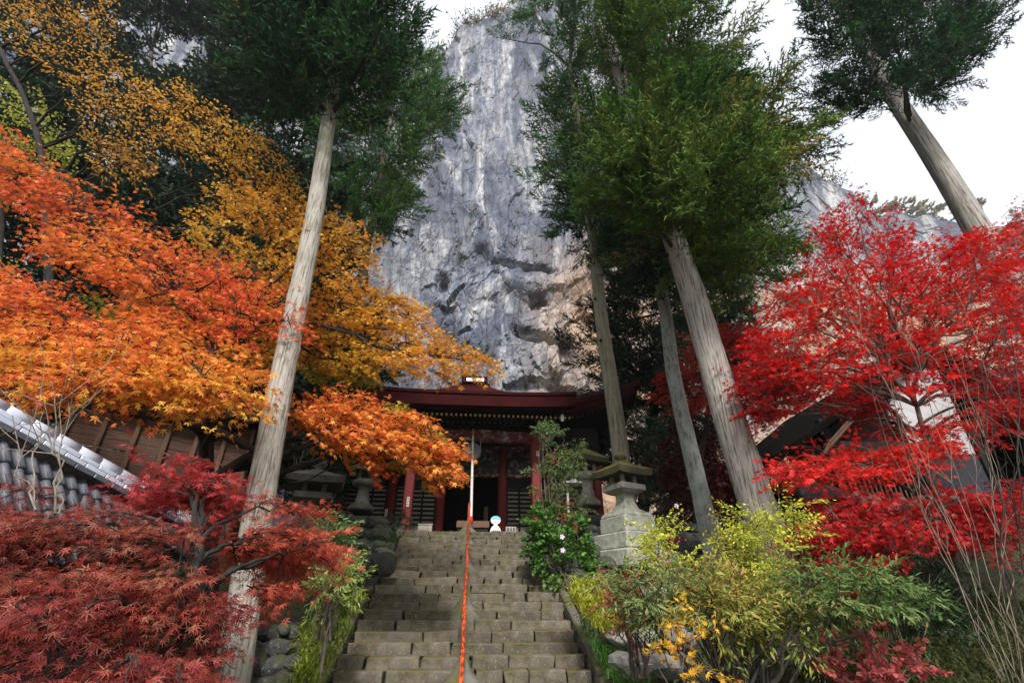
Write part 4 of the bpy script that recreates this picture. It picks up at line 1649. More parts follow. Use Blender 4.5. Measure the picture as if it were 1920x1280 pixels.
tiled_roof()


def plank_shed():
    a, b = at(60, 935, 10.2), at(440, 935, 12.4)
    t = thing('plank_shed', 'weathered brown plank shed behind the tiled roof and maple', 'shed', (a[0], a[1], 3.0))
    d = b - a; d[2] = 0
    L = np.linalg.norm(d); d /= L
    Rz = rotz(math.atan2(d[1], d[0]))
    m0 = (a + b) / 2
    z0, z1 = 2.9, 5.6
    r = np.random.default_rng(2)
    n = 13
    for k in range(n):
        z = z0 + (k + .5) * (z1 - z0) / n
        V, T, Q = cham((L, .03, (z1 - z0) / n - .006), .005, .004, r)
        m = MB(); m.add(V @ Rz.T, T, Q); m.build('plank', M['plank'], t, False, None, (m0[0] + r.uniform(-.01, .01), m0[1] + r.uniform(-.012, .012), z))
    for k in range(7):
        u = k / 6
        p = a * (1 - u) + b * u
        V, T, Q = cham((.09, .08, z1 - z0), .008)
        m = MB(); m.add(V @ Rz.T, T, Q); m.build('batten', M['batten'], t, False, None, (p[0] + d[1] * .05, p[1] - d[0] * .05 - .0, (z0 + z1) / 2))
    for s in (a, b):
        V, T, Q = cham((.05, 2.6, z1 - z0), .01)
        m = MB(); m.add(V @ Rz.T + [-d[1] * 1.3, d[0] * 1.3, 0], T, Q); m.build('side_wall', M['plank'], t, False, None, (s[0], s[1], (z0 + z1) / 2))
    V, T, Q = cham((L + .8, 3.6, .1), .02)
    m = MB(); m.add(V @ Rz.T + [-d[1] * 1.2, d[0] * 1.2, 0], T, Q); m.build('roof', M['darkwood'], t, False, None, (m0[0], m0[1], z1 + .08))


plank_shed()

# ------------------------------------------------------------------ right building
def white_building():
    t = thing('white_walled_building', 'old building with dark gabled roof, white plaster and dark boards behind the red maple', 'building', (12, 12.5, 3.2))
    zg = 3.3
    # gable roof, ridge running away from the stairs
    E0 = at(1438, 860, 11.2)
    AP = at(1725, 640, 11.2)
    zE, zA = E0[2], AP[2]
    xE, xA = E0[0], AP[0]
    xR = 2 * xA - xE
    Y1, Y2 = 11.0, 18.0
    for nm, xa, za, xb, zb in (('roof_slope', xE, zE, xA, zA), ('roof_slope', xR, zE, xA, zA)):
        n = 9
        V = []
        for k in range(n + 1):
            u = k / n
            x = xa + (xb - xa) * u
            z = za + (zb - za) * (u * .85 + .15 * u * u)
            V += [[x, Y1, z], [x, Y2, z], [x, Y1, z - .16], [x, Y2, z - .16]]
        Q = []
        for k in range(n):
            i = 4 * k
            Q += [[i, i + 4, i + 5, i + 1], [i + 2, i + 3, i + 7, i + 6], [i, i + 2, i + 6, i + 4], [i + 1, i + 5, i + 7, i + 3]]
        Q += [[0, 1, 3, 2], [4 * n, 4 * n + 2, 4 * n + 3, 4 * n + 1]]
        m = MB(); m.add(V, None, Q); m.build(nm, M['thatch'], t)
    # roof battens / bargeboard seen from below
    for k in range(9):
        u = (k + .5) / 9
        x, z = xE + (xA - xE) * u, zE + (zA - zE) * (u * .85 + .15 * u * u) - .22
        m = MB(); bx(m, (x, (Y1 + Y2) / 2, z), (.08, Y2 - Y1 - .1, .1)); m.build('purlin', M['darkwood'], t)
    # openwork gable bracket
    c0, c1 = at(1545, 850, 11.3), at(1610, 775, 11.3)
    for k in range(5):
        u = k / 4
        p = c0 * (1 - u) + c1 * u
        m = MB(); tube(m, [p, p + [.25, 0, .30]], .03, 5); m.build('bracket_bar', M['batten'], t)
    for off in ([0, 0, 0], [.25, 0, .30]):
        m = MB(); tube(m, [c0 + off, c1 + off], .035, 5); m.build('bracket_bar', M['batten'], t)
    # walls
    def wall(nm, p0, p1, z0, z1, mat, th=.12):
        d = np.array(p1) - np.array(p0)
        L = np.linalg.norm(d)
        V, T, Q = cham((L, th, z1 - z0), .01)
        m = MB(); m.add(V @ rotz(math.atan2(d[1], d[0])).T, T, Q)
        return m.build(nm, mat, t, False, None, ((p0[0] + p1[0]) / 2, (p0[1] + p1[1]) / 2, (z0 + z1) / 2))
    a = at(1700, 850, 12.0); b = at(1812, 855, 11.4)
    f0, f1 = (a[0], 12.0), (b[0] + .35, 11.45)
    zs = a[2] - .15
    wall('plaster_wall', f0, f1, zs, zs + 2.6, M['plaster'])
    wall('board_wall', f0, f1, zg, zs - .002, M['wains'], .16)
    wall('plaster_wall', f0, (f0[0] + .1, 17), zs, zs + 2.4, M['plaster'])
    wall('board_wall', f0, (f0[0] + .1, 17), zg, zs - .002, M['wains'], .16)
    # dark room wall on the far side keeps the porch in shade
    wall('back_wall', (xE + 1.6, 17.2), (f0[0], 17.2), zg, zE + .8, M['darkwood'])
    for x, y in ((f0[0] - .12, 11.85), (at(1560, 860, 11.6)[0], 11.6), (f1[0] + .05, 11.4), (at(1530, 860, 14.5)[0], 14.5)):
        m = MB(); bx(m, (x, y, (zg + zE + 1.2) / 2), (.2, .2, zE + 1.2 - zg)); m.build('post', M['darkwood'], t)
    m = MB(); bx(m, ((at(1545, 860, 11.6)[0] + f0[0]) / 2, 11.6, zE + .5), (f0[0] - at(1545, 860, 11.6)[0], .18, .25)); m.build('beam', M['darkwood'], t)
    # stone footing blocks
    x = a[0] - 1.4
    k = 0
    while x < f1[0]:
        m = MB(); bx(m, (x, 11.55, zg + .06), (.62, .5, .42), 0, .04, .02); m.build('footing_stone', M['rock_pale'], t)
        x += .66


M['thatch'] = plain_mat('dark_bark_roof', (.006, .005, .004), 1.0, var=.6, s=6, scale=(1, 4, 4), bstr=.3)
M['thatch'].node_tree.nodes['Principled BSDF'].inputs['Specular IOR Level'].default_value = .05
white_building()


def lattice_fence():
    a, b = at(1612, 962, 10.9), at(1735, 950, 11.6)
    t = thing('lattice_fence', 'weathered grey wooden lattice fence beside the white-walled building', 'fence', tuple(a))
    n = 15
    for k in range(n):
        u = k / (n - 1)
        p = a * (1 - u) + b * u
        m = MB(); bx(m, p + [0, 0, .45], (.045, .03, 1.1)); m.build('slat', M['batten'], t)
    for z in (.15, .8):
        m = MB(); tube(m, [a + [0, .04, z], b + [0, .04, z]], .03, 4); m.build('rail', M['batten'], t)


lattice_fence()


def horse():
    c = at(1545, 985, 10.6)
    z0 = c[2] - .25
    s = 1.05
    me = bpy.data.meshes.new('horse_body')
    J = {'hip': (.62, .02, .88, .21), 'rump': (.80, .02, .80, .17), 'belly': (.15, 0, .84, .235), 'chest': (-.30, 0, .88, .22), 'neck0': (-.46, 0, 1.08, .155), 'neck1': (-.58, 0, 1.30, .115), 'poll': (-.63, 0, 1.46, .085),
         'face': (-.80, 0, 1.38, .075), 'nose': (-.98, 0, 1.27, .05), 'ear': (-.60, .04, 1.57, .02), 'ear2': (-.60, -.04, 1.57, .02),
         'tail1': (.98, .02, .78, .05), 'tail2': (1.06, .02, .45, .06)}
    for nm, x, y in (('fl', -.33, .12), ('fr', -.28, -.12), ('bl', .66, .13), ('br', .72, -.13)):
        J[nm + '1'] = (x, y, .62, .085)
        J[nm + '2'] = (x + (.05 if 'b' in nm else -.02), y, .36, .05)
        J[nm + '3'] = (x, y, .06, .045)
    E_ = [('rump', 'hip'), ('hip', 'belly'), ('belly', 'chest'), ('chest', 'neck0'), ('neck0', 'neck1'), ('neck1', 'poll'), ('poll', 'face'), ('face', 'nose'), ('poll', 'ear'), ('poll', 'ear2'), ('rump', 'tail1'), ('tail1', 'tail2')]
    for nm, root in (('fl', 'chest'), ('fr', 'chest'), ('bl', 'hip'), ('br', 'hip')):
        E_ += [(root, nm + '1'), (nm + '1', nm + '2'), (nm + '2', nm + '3')]
    K = list(J)
    me.from_pydata([(J[k][0] * s, J[k][1] * s, J[k][2] * s) for k in K], [(K.index(a), K.index(b)) for a, b in E_], [])
    o = bpy.data.objects.new('tmp', me)
    scene.collection.objects.link(o)
    sk = o.modifiers.new('skin', 'SKIN')
    sk.use_smooth_shade = True
    for k, v in zip(K, me.skin_vertices[0].data):
        v.radius = (J[k][3] * s, J[k][3] * s)
        v.use_root = k == 'belly'
    sb = o.modifiers.new('sub', 'SUBSURF')
    sb.levels = sb.render_levels = 2
    dg = bpy.context.evaluated_depsgraph_get()
    fin = bpy.data.meshes.new_from_object(o.evaluated_get(dg))
    bpy.data.objects.remove(o)
    fin.materials.clear()
    fin.materials.append(M['bronze'])
    t = thing('horse_statue', 'black bronze horse statue facing left behind the furrowed cedar trunk', 'statue', (c[0], c[1], z0))
    bo = link('body', fin, t, None, (c[0], c[1], z0))
    mb = MB()
    for k in range(9):
        u = k / 8
        p = np.array([-.42 - .16 * u, 0, 1.12 + .38 * u]) * s + [.09, 0, .02]
        bx(mb, p + [c[0], c[1], z0], (.09, .03, .1), 0, .01)
    mb.build('mane', M['bronze'], t)
    mb = MB(); bx(mb, (c[0] + .15, c[1], z0 - .15), (1.9, .8, .34), 0, .03); mb.build('pedestal', M['granite_dark'], t)


horse()

# small posts and pipes
p0, p1 = at(520, 925, 9.0), at(545, 745, 9.0)
m = MB(); tube(m, [p0 - [0, 0, 1.6], p1], .035, 10); tagit(m.build('pipe', M['pipe'], None, True), 'slim beige pipe standing just right of the pale left cedar', 'pipe')
p0 = at(597, 1285, 6.6)
m = MB(); bx(m, p0 + [0, 0, .1], (.035, .035, .75), .3, .004); tagit(m.build('stake', M['pipe'], None), 'short grey wooden stake among the leaves left of the stairs', 'stake')
c = at(1070, 906, 12.8)
t = thing('sign_post', 'small white flat-topped metal sign post among the leaves', 'sign post', tuple(c - [0, 0, .9]))  # a plain white metal sign post that gives no light
m = MB(); bx(m, c, (.52, .4, .05), .1, .01); m.build('top', M['white'], t)
m = MB(); bx(m, c + [.08, 0, .07], (.14, .14, .1), .1, .01); m.build('cap', M['white'], t)
m = MB(); bx(m, c + [-.1, 0, -.45], (.05, .05, .86), .1, .005); m.build('post', M['white'], t)


# ------------------------------------------------------------------ cedars
def cedar(label, base_px, top_px, Y, r0, r1, mat, poly, n, size, cols, seed, zb=None, flat=1.0, extend=9.0, lite=False, wide=1.0, name='cedar_tree', group=None, knots=(), bend=None, limbs=26, noise_s=.5, cap=4.5, lift=.1):
    r = np.random.default_rng(seed)
    top = at(top_px[0], top_px[1], Y)
    bot = at(base_px[0], base_px[1], Y)
    d = top - bot
    d = d / d[2]
    zg = float(ground_z(bot[0], Y)) - .25 if zb is None else zb
    base = bot + d * (zg - bot[2])
    tip = top + d * extend
    t = thing(name, label, 'tree', tuple(base), group)
    path = [base, bot if bot[2] > zg + .3 else base + d * .3]
    if bend:
        for (px, py) in bend:
            path.append(at(px, py, Y))
    path += [top, tip]
    # even spacing
    path = np.array(path)
    cum = np.r_[0, np.cumsum(np.linalg.norm(np.diff(path, axis=0), axis=1))]
    tt = np.linspace(0, cum[-1], 14)
    path = np.stack([np.interp(tt, cum, path[:, i]) for i in range(3)], 1)
    mb = MB()
    Lt = cum[-1]
    rtop = max(r1 * (1 - extend / (extend + 14)), .04)
    trunk_mesh(mb, path, r0, rtop, r, knots=knots, sides=34, rings=90)
    mb.build('trunk', mat, t, True)
    nc = max(n // 10, 12)
    Pc, q = crown_points(poly, Y, nc, r, flat, cap=cap)
    P = np.repeat(Pc, 10, 0)
    P = P + r.normal(size=P.shape) * size * np.array([.42, .45, .27])
    mb = MB()
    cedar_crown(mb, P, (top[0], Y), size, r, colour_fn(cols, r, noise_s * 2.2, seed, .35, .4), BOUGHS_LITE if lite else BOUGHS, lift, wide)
    mb.build('crown', M['needle'], t, False, 'stuff')
    mb = MB()
    idx = r.choice(len(P), min(limbs, len(P)), replace=False)
    for i in idx:
        e = P[i]
        za = np.clip(e[2] - .15 * np.linalg.norm(e[:2] - top[:2]), top[2] - .8, tip[2])
        s = top + d * (za - top[2])
        tube(mb, curve_pts(s, e, 6, r, .05), np.linspace(.055, .012, 6), 5, False)
    mb.build('branches', M['bark_dark'], t, False, 'stuff')
    return t, P


GREEN = [(.018, .056, .020), (.032, .088, .026), (.055, .125, .028), (.09, .15, .03)]
GREEN_B = [(.010, .032, .016), (.018, .052, .022), (.032, .078, .024)]
GREEN_E = [(.018, .055, .012), (.042, .10, .018), (.085, .14, .026), (.25, .20, .06)]
SHADE_GREEN = [(.010, .026, .016), (.018, .038, .020), (.028, .050, .022)]  # shade of the crowded trees put into the needle colour

cedar('pale smooth-trunked cedar leaning at the left of the stairs with a dark crown high above', (440, 1230), (628, 170), 6.5, .19, .125, M['bark_a'],
      [(440, -260), (465, 40), (490, 130), (545, 170), (600, 155), (640, 145), (690, 170), (725, 150), (755, 110), (765, 60), (740, 20), (740, -260)], 860, .95, GREEN_B, 11,
      knots=((.26, 4.2, .12, .22), (.30, 2.0, .1, .15), (.5, 4.6, .09, .2), (.62, 1.0, .08, .2)))
cedar('great furrowed grey cedar right of the stairs, its broad crown tipped with tan cones', (1440, 1000), (1272, 480), 8.0, .31, .27, M['bark_e'],
      [(1080, -260), (1110, 60), (1175, 150), (1165, 250), (1145, 340), (1190, 415), (1250, 430), (1300, 470), (1360, 505), (1410, 500), (1455, 435), (1470, 370), (1480, 300), (1450, 245), (1400, 210), (1365, 140), (1345, 30), (1330, -260)], 1550, 1.0, GREEN_E, 12)
cedar('slim knobbly cedar with mottled green bark between the two larger right trunks', (1335, 1020), (1232, 480), 10.0, .20, .14, M['bark_d'],
      [(1150, 330), (1160, 480), (1210, 540), (1290, 520), (1320, 380), (1290, 250)], 220, .85, SHADE_GREEN, 13, bend=[(1318, 950), (1283, 800), (1262, 700), (1252, 600), (1240, 540)], extend=5)
cedar('straight tan cedar rising behind the stone lanterns beside the temple roof', (1163, 860), (1104, 400), 13.0, .26, .17, M['bark_c'],
      [(1040, -200), (990, -20), (965, 30), (975, 60), (1040, 110), (1060, 150), (1015, 180), (1020, 230), (1045, 300), (1045, 380), (1055, 440), (1075, 455), (1105, 430), (1150, 480), (1220, 500), (1280, 380), (1290, 0), (1250, -200)], 1250, 1.15, GREEN, 14)
cedar('leaning cedar at the far right with its dark crown against the white sky', (1895, 530), (1690, 200), 9.0, .37, .27, M['bark_e'],
      [(1470, -230), (1490, 20), (1510, 110), (1560, 180), (1610, 215), (1655, 185), (1715, 180), (1750, 140), (1785, 160), (1835, 100), (1845, 20), (1820, -230)], 1150, .95, GREEN_B, 15, zb=2.9, limbs=12)
cedar('dark-trunked cedar beyond the temple roof left of the cliff', (672, 560), (697, 420), 20.0, .30, .22, M['bark_mid'],
      [(640, -120), (560, 200), (600, 300), (610, 390), (650, 425), (700, 440), (760, 430), (785, 370), (770, 320), (800, 280), (835, 260), (860, 215), (840, 180), (840, 130), (800, 100), (750, 60), (720, -120)], 900, 1.5, GREEN, 16)
cedar('shaded evergreen behind the slim cedar, right of the temple roof', (1215, 870), (1250, 560), 19.0, .25, .2, M['bark_mid'],
      [(1120, 380), (1150, 520), (1120, 590), (1095, 680), (1180, 730), (1190, 900), (1250, 960), (1340, 930), (1400, 700), (1370, 560), (1460, 520), (1420, 380)], 850, 1.5, SHADE_GREEN, 17, extend=6, flat=.5, cap=3)
GB = 'tall dark cedars massed on the slope behind the maples'
for k, (lab, bp, tp, Y, poly, n) in enumerate((
        ('dark cedar at the left edge behind the brown-leaved tree', (130, 700), (140, 420), 15, [(-250, -200), (-260, 600), (-100, 820), (150, 800), (230, 620), (235, 300), (220, 80), (160, -200)], 1000),
        ('dark cedar with bare lower trunk behind the brown-leaved tree, second from the left edge', (300, 760), (290, 380), 19, [(170, -200), (200, 200), (170, 520), (200, 800), (420, 820), (450, 500), (450, 300), (420, 60), (360, -200)], 1300),
        ('dark cedar between the brown-leaved tree and the pale left cedar', (450, 780), (445, 400), 16, [(400, -160), (425, 60), (380, 300), (390, 560), (400, 820), (660, 860), (660, 560), (600, 420), (540, 230), (500, 100), (470, -160)], 1150))):
    cedar(lab, bp, tp, Y, .22, .16, M['bark_mid'], poly, n, 1.55, SHADE_GREEN, 40 + k, extend=12, lite=True, wide=2.1, group=GB, flat=.6, cap=3.5)
_ct = [o for o in scene.objects if o.name == 'cedar_tree.003'][0]
for px, py in ((1126, 638), (1141, 688), (1116, 560)):
    _p = at(px, py, 13.0)
    _p = _p + (EYE - _p) / np.linalg.norm(EYE - _p) * .19
    m = MB(); m.add(ICO1[0] * [.055, .03, .07], ICO1[1]); m.build('knot', M['bark_dark'], _ct, True, None, _p)
# dusky evergreens that close the gap between temple and shed
cedar('low dark evergreen behind the left stone lanterns beside the temple', (610, 940), (612, 800), 17.0, .2, .16, M['bark_mid'], [(480, 700), (470, 900), (560, 960), (640, 900), (680, 840), (720, 700), (600, 640)], 260, 1.3, SHADE_GREEN, 50, extend=3, lite=True, wide=1.5, flat=.5, name='evergreen_tree')


# ------------------------------------------------------------------ broadleaf trees
def broadleaf(name, label, cat, base, trunk_px, Y, parts, leaf, leafsize, seed, bark='bark_dark', r0=.09, spray=.5, k1=8, k2=5, droop=.15, keep=1.0, tilt=.55, single=0, rmax=.08, mat='leaf', fork=None, group=None, tip_r=.006, vein=None):
    """parts: list of (poly, Y, n, flat, colours[, bias])"""
    r = np.random.default_rng(seed)
    t = thing(name, label, cat, tuple(base), group)
    trunk = np.array([base] + [at(a, b, Y if len(c) == 0 else c[0]) for a, b, *c in trunk_px])
    mt = MB()
    cum = np.r_[0, np.cumsum(np.linalg.norm(np.diff(trunk, axis=0), axis=1))]
    tt = np.linspace(0, cum[-1], 16)
    path = np.stack([np.interp(tt, cum, trunk[:, i]) for i in range(3)], 1)
    path[1:-1] += r.normal(size=(14, 3)) * .02
    tube(mt, path, np.linspace(r0, r0 * .45, 16), 12)
    mt.build('trunk', M[bark], t, True)
    br, lf = MB(), MB()
    allT = []
    for k, pt in enumerate(parts):
        poly, Yp, n, flat, cols = pt[:5]
        sp = pt[5] if len(pt) > 5 else spray
        P, q = crown_points(poly, Yp, n, r, flat, shell=.8, floor=.35, cap=2.2)
        # gather into loose tiers, the way maple boughs lie
        zt = .42
        P[:, 2] = P[:, 2] * .45 + (np.round(P[:, 2] / zt + .35 * smooth_noise(P, .6, seed)) * zt) * .55
        out = P - path[len(path) * 2 // 3]
        out[:, 2] *= .35
        out /= np.linalg.norm(out, axis=1, keepdims=True) + 1e-6
        branch_tree(br, path, P, r, max(2, int(k1 * n / 200) + 1), k2, tip_r, rmax=rmax)
        allT.append(leaf_crown(lf, br, P - out * sp * .4, out, sp, leaf, leafsize, r, colour_fn(cols, r, 1.1, seed + k, .6), droop, tilt, keep))
    if single:
        # the largest-looking leaves are objects of their own
        Pp = np.concatenate([a[0] for a in allT]); RR = np.concatenate([a[1] for a in allT]); S = np.concatenate([a[2] for a in allT]); C = np.concatenate([a[3] for a in allT])
        v = Pp - EYE
        dep = v @ CF
        u = 960 + FPX * (v @ CR) / dep
        w = 640 - FPX * (v @ CU) / dep
        ok = (dep > .5) & (u > 0) & (u < 1920) & (w > 0) & (w < 1280)
        score = np.where(ok, S / np.maximum(dep, .1), 0)
        pick = np.argsort(-score)[:single]
        lf2 = MB()
        keepm = np.ones(len(Pp), bool); keepm[pick] = False
        scatter(lf2, leaf[0], leaf[1], Pp[keepm], RR[keepm], S[keepm], C[keepm])
        lf = lf2
        nv = 8
        metas = []
        cq = C[pick]
        order = np.argsort(cq[:, 0] + cq[:, 1] * 3)
        groups = np.array_split(order, nv)
        from mathutils import Matrix
        for gidx in groups:
            c = cq[gidx].mean(0)
            m0 = MB(); m0.add(leaf[0], leaf[1], None, np.repeat(c[None], len(leaf[0]), 0))
            me = m0.mesh('leaf', M[mat])
            for i in gidx:
                j = pick[i]
                o = bpy.data.objects.new('leaf', me)
                scene.collection.objects.link(o)
                o.parent = t
                Mx = Matrix([[*(RR[j][a] * S[j]), Pp[j][a] - base[a]] for a in range(3)] + [[0, 0, 0, 1]])
                o.matrix_local = Mx
    lf.build('foliage', M[mat], t, False, 'stuff')
    br.build('branches', M[bark], t, False, 'stuff')
    return t


RO = [(.64, .08, .04), (.74, .17, .045), (.80, .30, .05), (.78, .46, .07)]          # red-orange to amber
OR = [(.72, .18, .04), (.80, .34, .05), (.78, .46, .06), (.60, .46, .06)]
YO = [(.78, .20, .04), (.80, .36, .04), (.76, .46, .05), (.46, .42, .05)]
YG = [(.64, .34, .04), (.50, .40, .05), (.32, .34, .04), (.16, .22, .04)]
RD = [(.45, .03, .03), (.60, .07, .03), (.66, .15, .03), (.50, .20, .03)]

broadleaf('maple_tree', 'big orange and amber maple spreading over the left side and before the temple roof', 'tree', at(395, 1240, 7.6) - [0, 0, .3], [(392, 1000), (385, 860), (380, 760, 7.4), (400, 640, 7.2)], 7.6, [
    ([(-40, 255), (60, 280), (110, 310), (180, 370), (250, 395), (300, 440), (420, 500), (560, 590), (560, 640), (420, 620), (260, 560), (180, 500), (90, 470), (110, 420), (60, 380), (-40, 350)], 6.6, 330, .8, [(.62, .06, .04), (.72, .12, .05), (.78, .24, .05), (.78, .36, .05)]),
    ([(350, 430), (420, 360), (455, 330), (520, 390), (600, 400), (660, 430), (690, 440), (690, 500), (640, 560), (700, 600), (560, 600), (500, 540), (420, 500)], 7.8, 230, .7, OR),
    ([(560, 590), (640, 560), (700, 540), (760, 565), (800, 605), (830, 640), (900, 655), (955, 672), (920, 682), (850, 690), (780, 698), (700, 690), (600, 695), (540, 660)], 8.3, 280, .5, YO, .42),
    ([(545, 755), (620, 745), (720, 760), (790, 785), (815, 815), (860, 850), (830, 890), (780, 870), (735, 830), (700, 850), (660, 850), (600, 820), (550, 810)], 7.2, 290, .6, RO, .45),
    ([(620, 760), (760, 760), (830, 840), (800, 880), (740, 850), (660, 860)], 7.8, 110, .6, YG, .4),
    ([(660, 850), (700, 840), (720, 880), (700, 885)], 7.4, 14, .3, RD, .3),
    ([(-40, 500), (60, 520), (200, 590), (330, 600), (440, 640), (500, 690), (490, 745), (380, 735), (270, 745), (200, 725), (100, 725), (-40, 690)], 6.2, 470, .8, RO),
    ([(60, 640), (200, 640), (320, 680), (480, 720), (440, 745), (250, 735), (100, 715)], 5.7, 170, .6, OR),
    ([(180, 560), (320, 570), (430, 560), (520, 640), (500, 700), (380, 680), (240, 640)], 8.2, 190, .6, YG),
    ([(560, 670), (660, 670), (700, 700), (680, 715), (600, 715)], 9.0, 50, .5, YG, .4),
    ([(400, 590), (480, 560), (560, 640), (500, 700)], 7.4, 70, .6, OR),
], STAR, .068, 21, r0=.16, spray=.5, k1=4, k2=6, rmax=.05, single=120, keep=.62)
_mt = [o for o in scene.objects if o.name == 'maple_tree'][0]
_lp = np.array([at(392, 905, 7.5), at(480, 845, 7.2), at(400, 805, 7.0), at(300, 785, 6.9), at(200, 765, 6.8), at(110, 755, 6.7), at(20, 730, 6.6), at(-80, 690, 6.5)])
_t = np.linspace(0, 7, 22)
_lp = np.stack([np.interp(_t, range(8), _lp[:, i]) for i in range(3)], 1)
m = MB(); tube(m, _lp, np.linspace(.075, .035, 22), 10); m.build('limb', M['bark_dark'], _mt, True)

broadleaf('maple_tree', 'deep crimson fine-leaved maple in the lower left corner before the tiled roof', 'tree', at(330, 1420, 3.9), [(330, 1300), (360, 1150), (370, 1020)], 3.9, [
    ([(-40, 960), (60, 960), (130, 985), (210, 1000), (280, 985), (330, 990), (375, 1000), (350, 1090), (380, 1150), (350, 1310), (-40, 1320)], 3.7, 470, .5, [(.11, .02, .02), (.27, .035, .028), (.36, .065, .04), (.33, .14, .09), (.42, .13, .04)]),
    ([(-40, 1130), (200, 1110), (360, 1180), (360, 1310), (-40, 1320)], 3.0, 120, .4, [(.10, .018, .02), (.24, .03, .03), (.34, .08, .05), (.36, .18, .12)]),
    ([(290, 880), (345, 865), (420, 875), (450, 930), (380, 970), (300, 940)], 4.4, 80, .4, [(.36, .03, .04), (.48, .06, .05)]),
    ([(430, 985), (500, 950), (590, 965), (620, 1000), (615, 1050), (560, 1080), (490, 1070), (440, 1040)], 4.6, 105, .5, [(.44, .045, .035), (.54, .12, .06), (.36, .035, .035)]),
    ([(-20, 915), (90, 930), (200, 965), (300, 960), (300, 990), (100, 970), (-20, 960)], 3.9, 60, .4, [(.30, .04, .04), (.36, .14, .10)]),
    ([(370, 1110), (420, 1120), (430, 1150), (400, 1190)], 4.0, 16, .4, [(.24, .03, .03), (.34, .06, .05)]),
], STAR7, .055, 22, r0=.07, spray=.36, k1=9, k2=6, rmax=.028, single=300, keep=.8, tip_r=.0035)

broadleaf('maple_tree', 'brilliant scarlet maple at the right before the white-walled building', 'tree', at(1830, 1230, 7.4) - [0, 0, .3], [(1800, 1080), (1760, 950), (1735, 820), (1700, 700)], 7.4, [
    ([(1545, 425), (1580, 392), (1650, 400), (1700, 440), (1770, 450), (1840, 430), (1900, 390), (1980, 400), (1980, 760), (1850, 740), (1760, 720), (1700, 740), (1640, 720), (1540, 740), (1470, 720), (1420, 690), (1400, 640), (1440, 570), (1500, 540), (1530, 480)], 7.0, 800, .7, [(.36, .004, .005), (.62, .008, .007), (.78, .025, .010)]),
    ([(1380, 700), (1480, 660), (1560, 700), (1500, 760), (1430, 800), (1410, 760)], 7.6, 120, .5, [(.42, .008, .012), (.62, .018, .014)]),
    ([(1550, 740), (1640, 720), (1700, 790), (1640, 800)], 7.4, 50, .4, [(.36, .008, .012), (.55, .015, .014)]),
    ([(1440, 870), (1500, 865), (1600, 860), (1700, 830), (1790, 770), (1810, 800), (1740, 870), (1640, 890), (1560, 890), (1470, 890)], 6.6, 130, .4, [(.62, .015, .015), (.80, .05, .03)]),
    ([(1520, 945), (1600, 930), (1720, 940), (1800, 920), (1960, 900), (1960, 960), (1800, 1000), (1700, 1000), (1600, 1040), (1520, 1040)], 6.6, 260, .4, [(.30, .01, .015), (.50, .015, .016), (.62, .04, .03)]),
    ([(1480, 980), (1560, 990), (1640, 1050), (1600, 1075), (1500, 1040)], 7.0, 60, .4, [(.42, .05, .03), (.50, .12, .05)]),
    ([(1800, 740), (1960, 700), (1960, 800), (1840, 800)], 6.2, 70, .4, [(.30, .008, .012), (.50, .015, .014)]),
], STAR, .066, 23, bark='bark_mid', r0=.07, spray=.48, k1=9, k2=6, rmax=.035, single=120, droop=.05, keep=.74)

broadleaf('maple_tree', 'shaded dark red maple behind the furrowed cedar trunk', 'tree', at(1300, 960, 12.5) - [0, 0, .3], [(1310, 880), (1330, 760), (1380, 690)], 12.5, [
    ([(1225, 720), (1290, 680), (1340, 630), (1400, 610), (1460, 620), (1440, 780), (1380, 760), (1280, 770)], 12.0, 170, .6, [(.22, .012, .012), (.40, .02, .018), (.5, .04, .02)]),
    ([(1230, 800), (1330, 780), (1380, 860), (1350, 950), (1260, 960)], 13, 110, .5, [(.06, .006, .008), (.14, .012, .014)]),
    ([(1290, 640), (1330, 610), (1350, 660)], 12.0, 14, .4, [(.45, .02, .018)]),
], STAR, .09, 24, r0=.09, spray=.65, k1=6, k2=5)

broadleaf('beech_tree', 'thin-leaved brown-orange tree with bare dark limbs at the upper left', 'tree', at(60, 1000, 8.5), [(90, 620), (85, 300), (60, 220), (0, 90)], 8.5, [
    ([(20, -60), (240, -60), (215, 20), (190, 90), (260, 150), (300, 190), (260, 240), (160, 220), (110, 150), (20, 70)], 8.0, 190, .5, [(.56, .23, .03), (.68, .35, .05), (.62, .40, .07)]),
    ([(240, 150), (330, 160), (420, 210), (480, 240), (540, 320), (570, 380), (540, 400), (470, 350), (400, 300), (300, 260)], 7.6, 190, .5, [(.60, .26, .03), (.70, .37, .05), (.62, .40, .07)]),
    ([(170, 240), (260, 260), (290, 330), (250, 330), (180, 290)], 7.6, 50, .5, [(.45, .20, .03), (.5, .28, .05)]),
    ([(400, -60), (480, -40), (470, 60), (420, 30)], 8.0, 30, .5, [(.5, .25, .04)]),
    ([(400, 340), (520, 390), (560, 400), (520, 420), (430, 400)], 7.3, 60, .5, [(.55, .25, .03), (.60, .35, .05)]),
], OVAL, .085, 25, r0=.10, spray=.55, k1=7, k2=6, keep=.42, tilt=.9, rmax=.05)

broadleaf('ginkgo_tree', 'yellow-green leaved tree at the left edge behind the orange maple', 'tree', at(-20, 900, 12), [(-10, 600), (10, 300)], 12, [
    ([(-80, 120), (30, 170), (100, 200), (130, 300), (110, 350), (40, 370), (-80, 420)], 12, 170, .6, [(.34, .36, .05), (.46, .44, .07), (.28, .32, .05)]),
    ([(-60, 440), (20, 470), (30, 520), (-60, 560)], 12, 30, .5, [(.3, .33, .05)]),
], ROUND, .09, 26, r0=.12, spray=.7, keep=.9, tilt=.9)


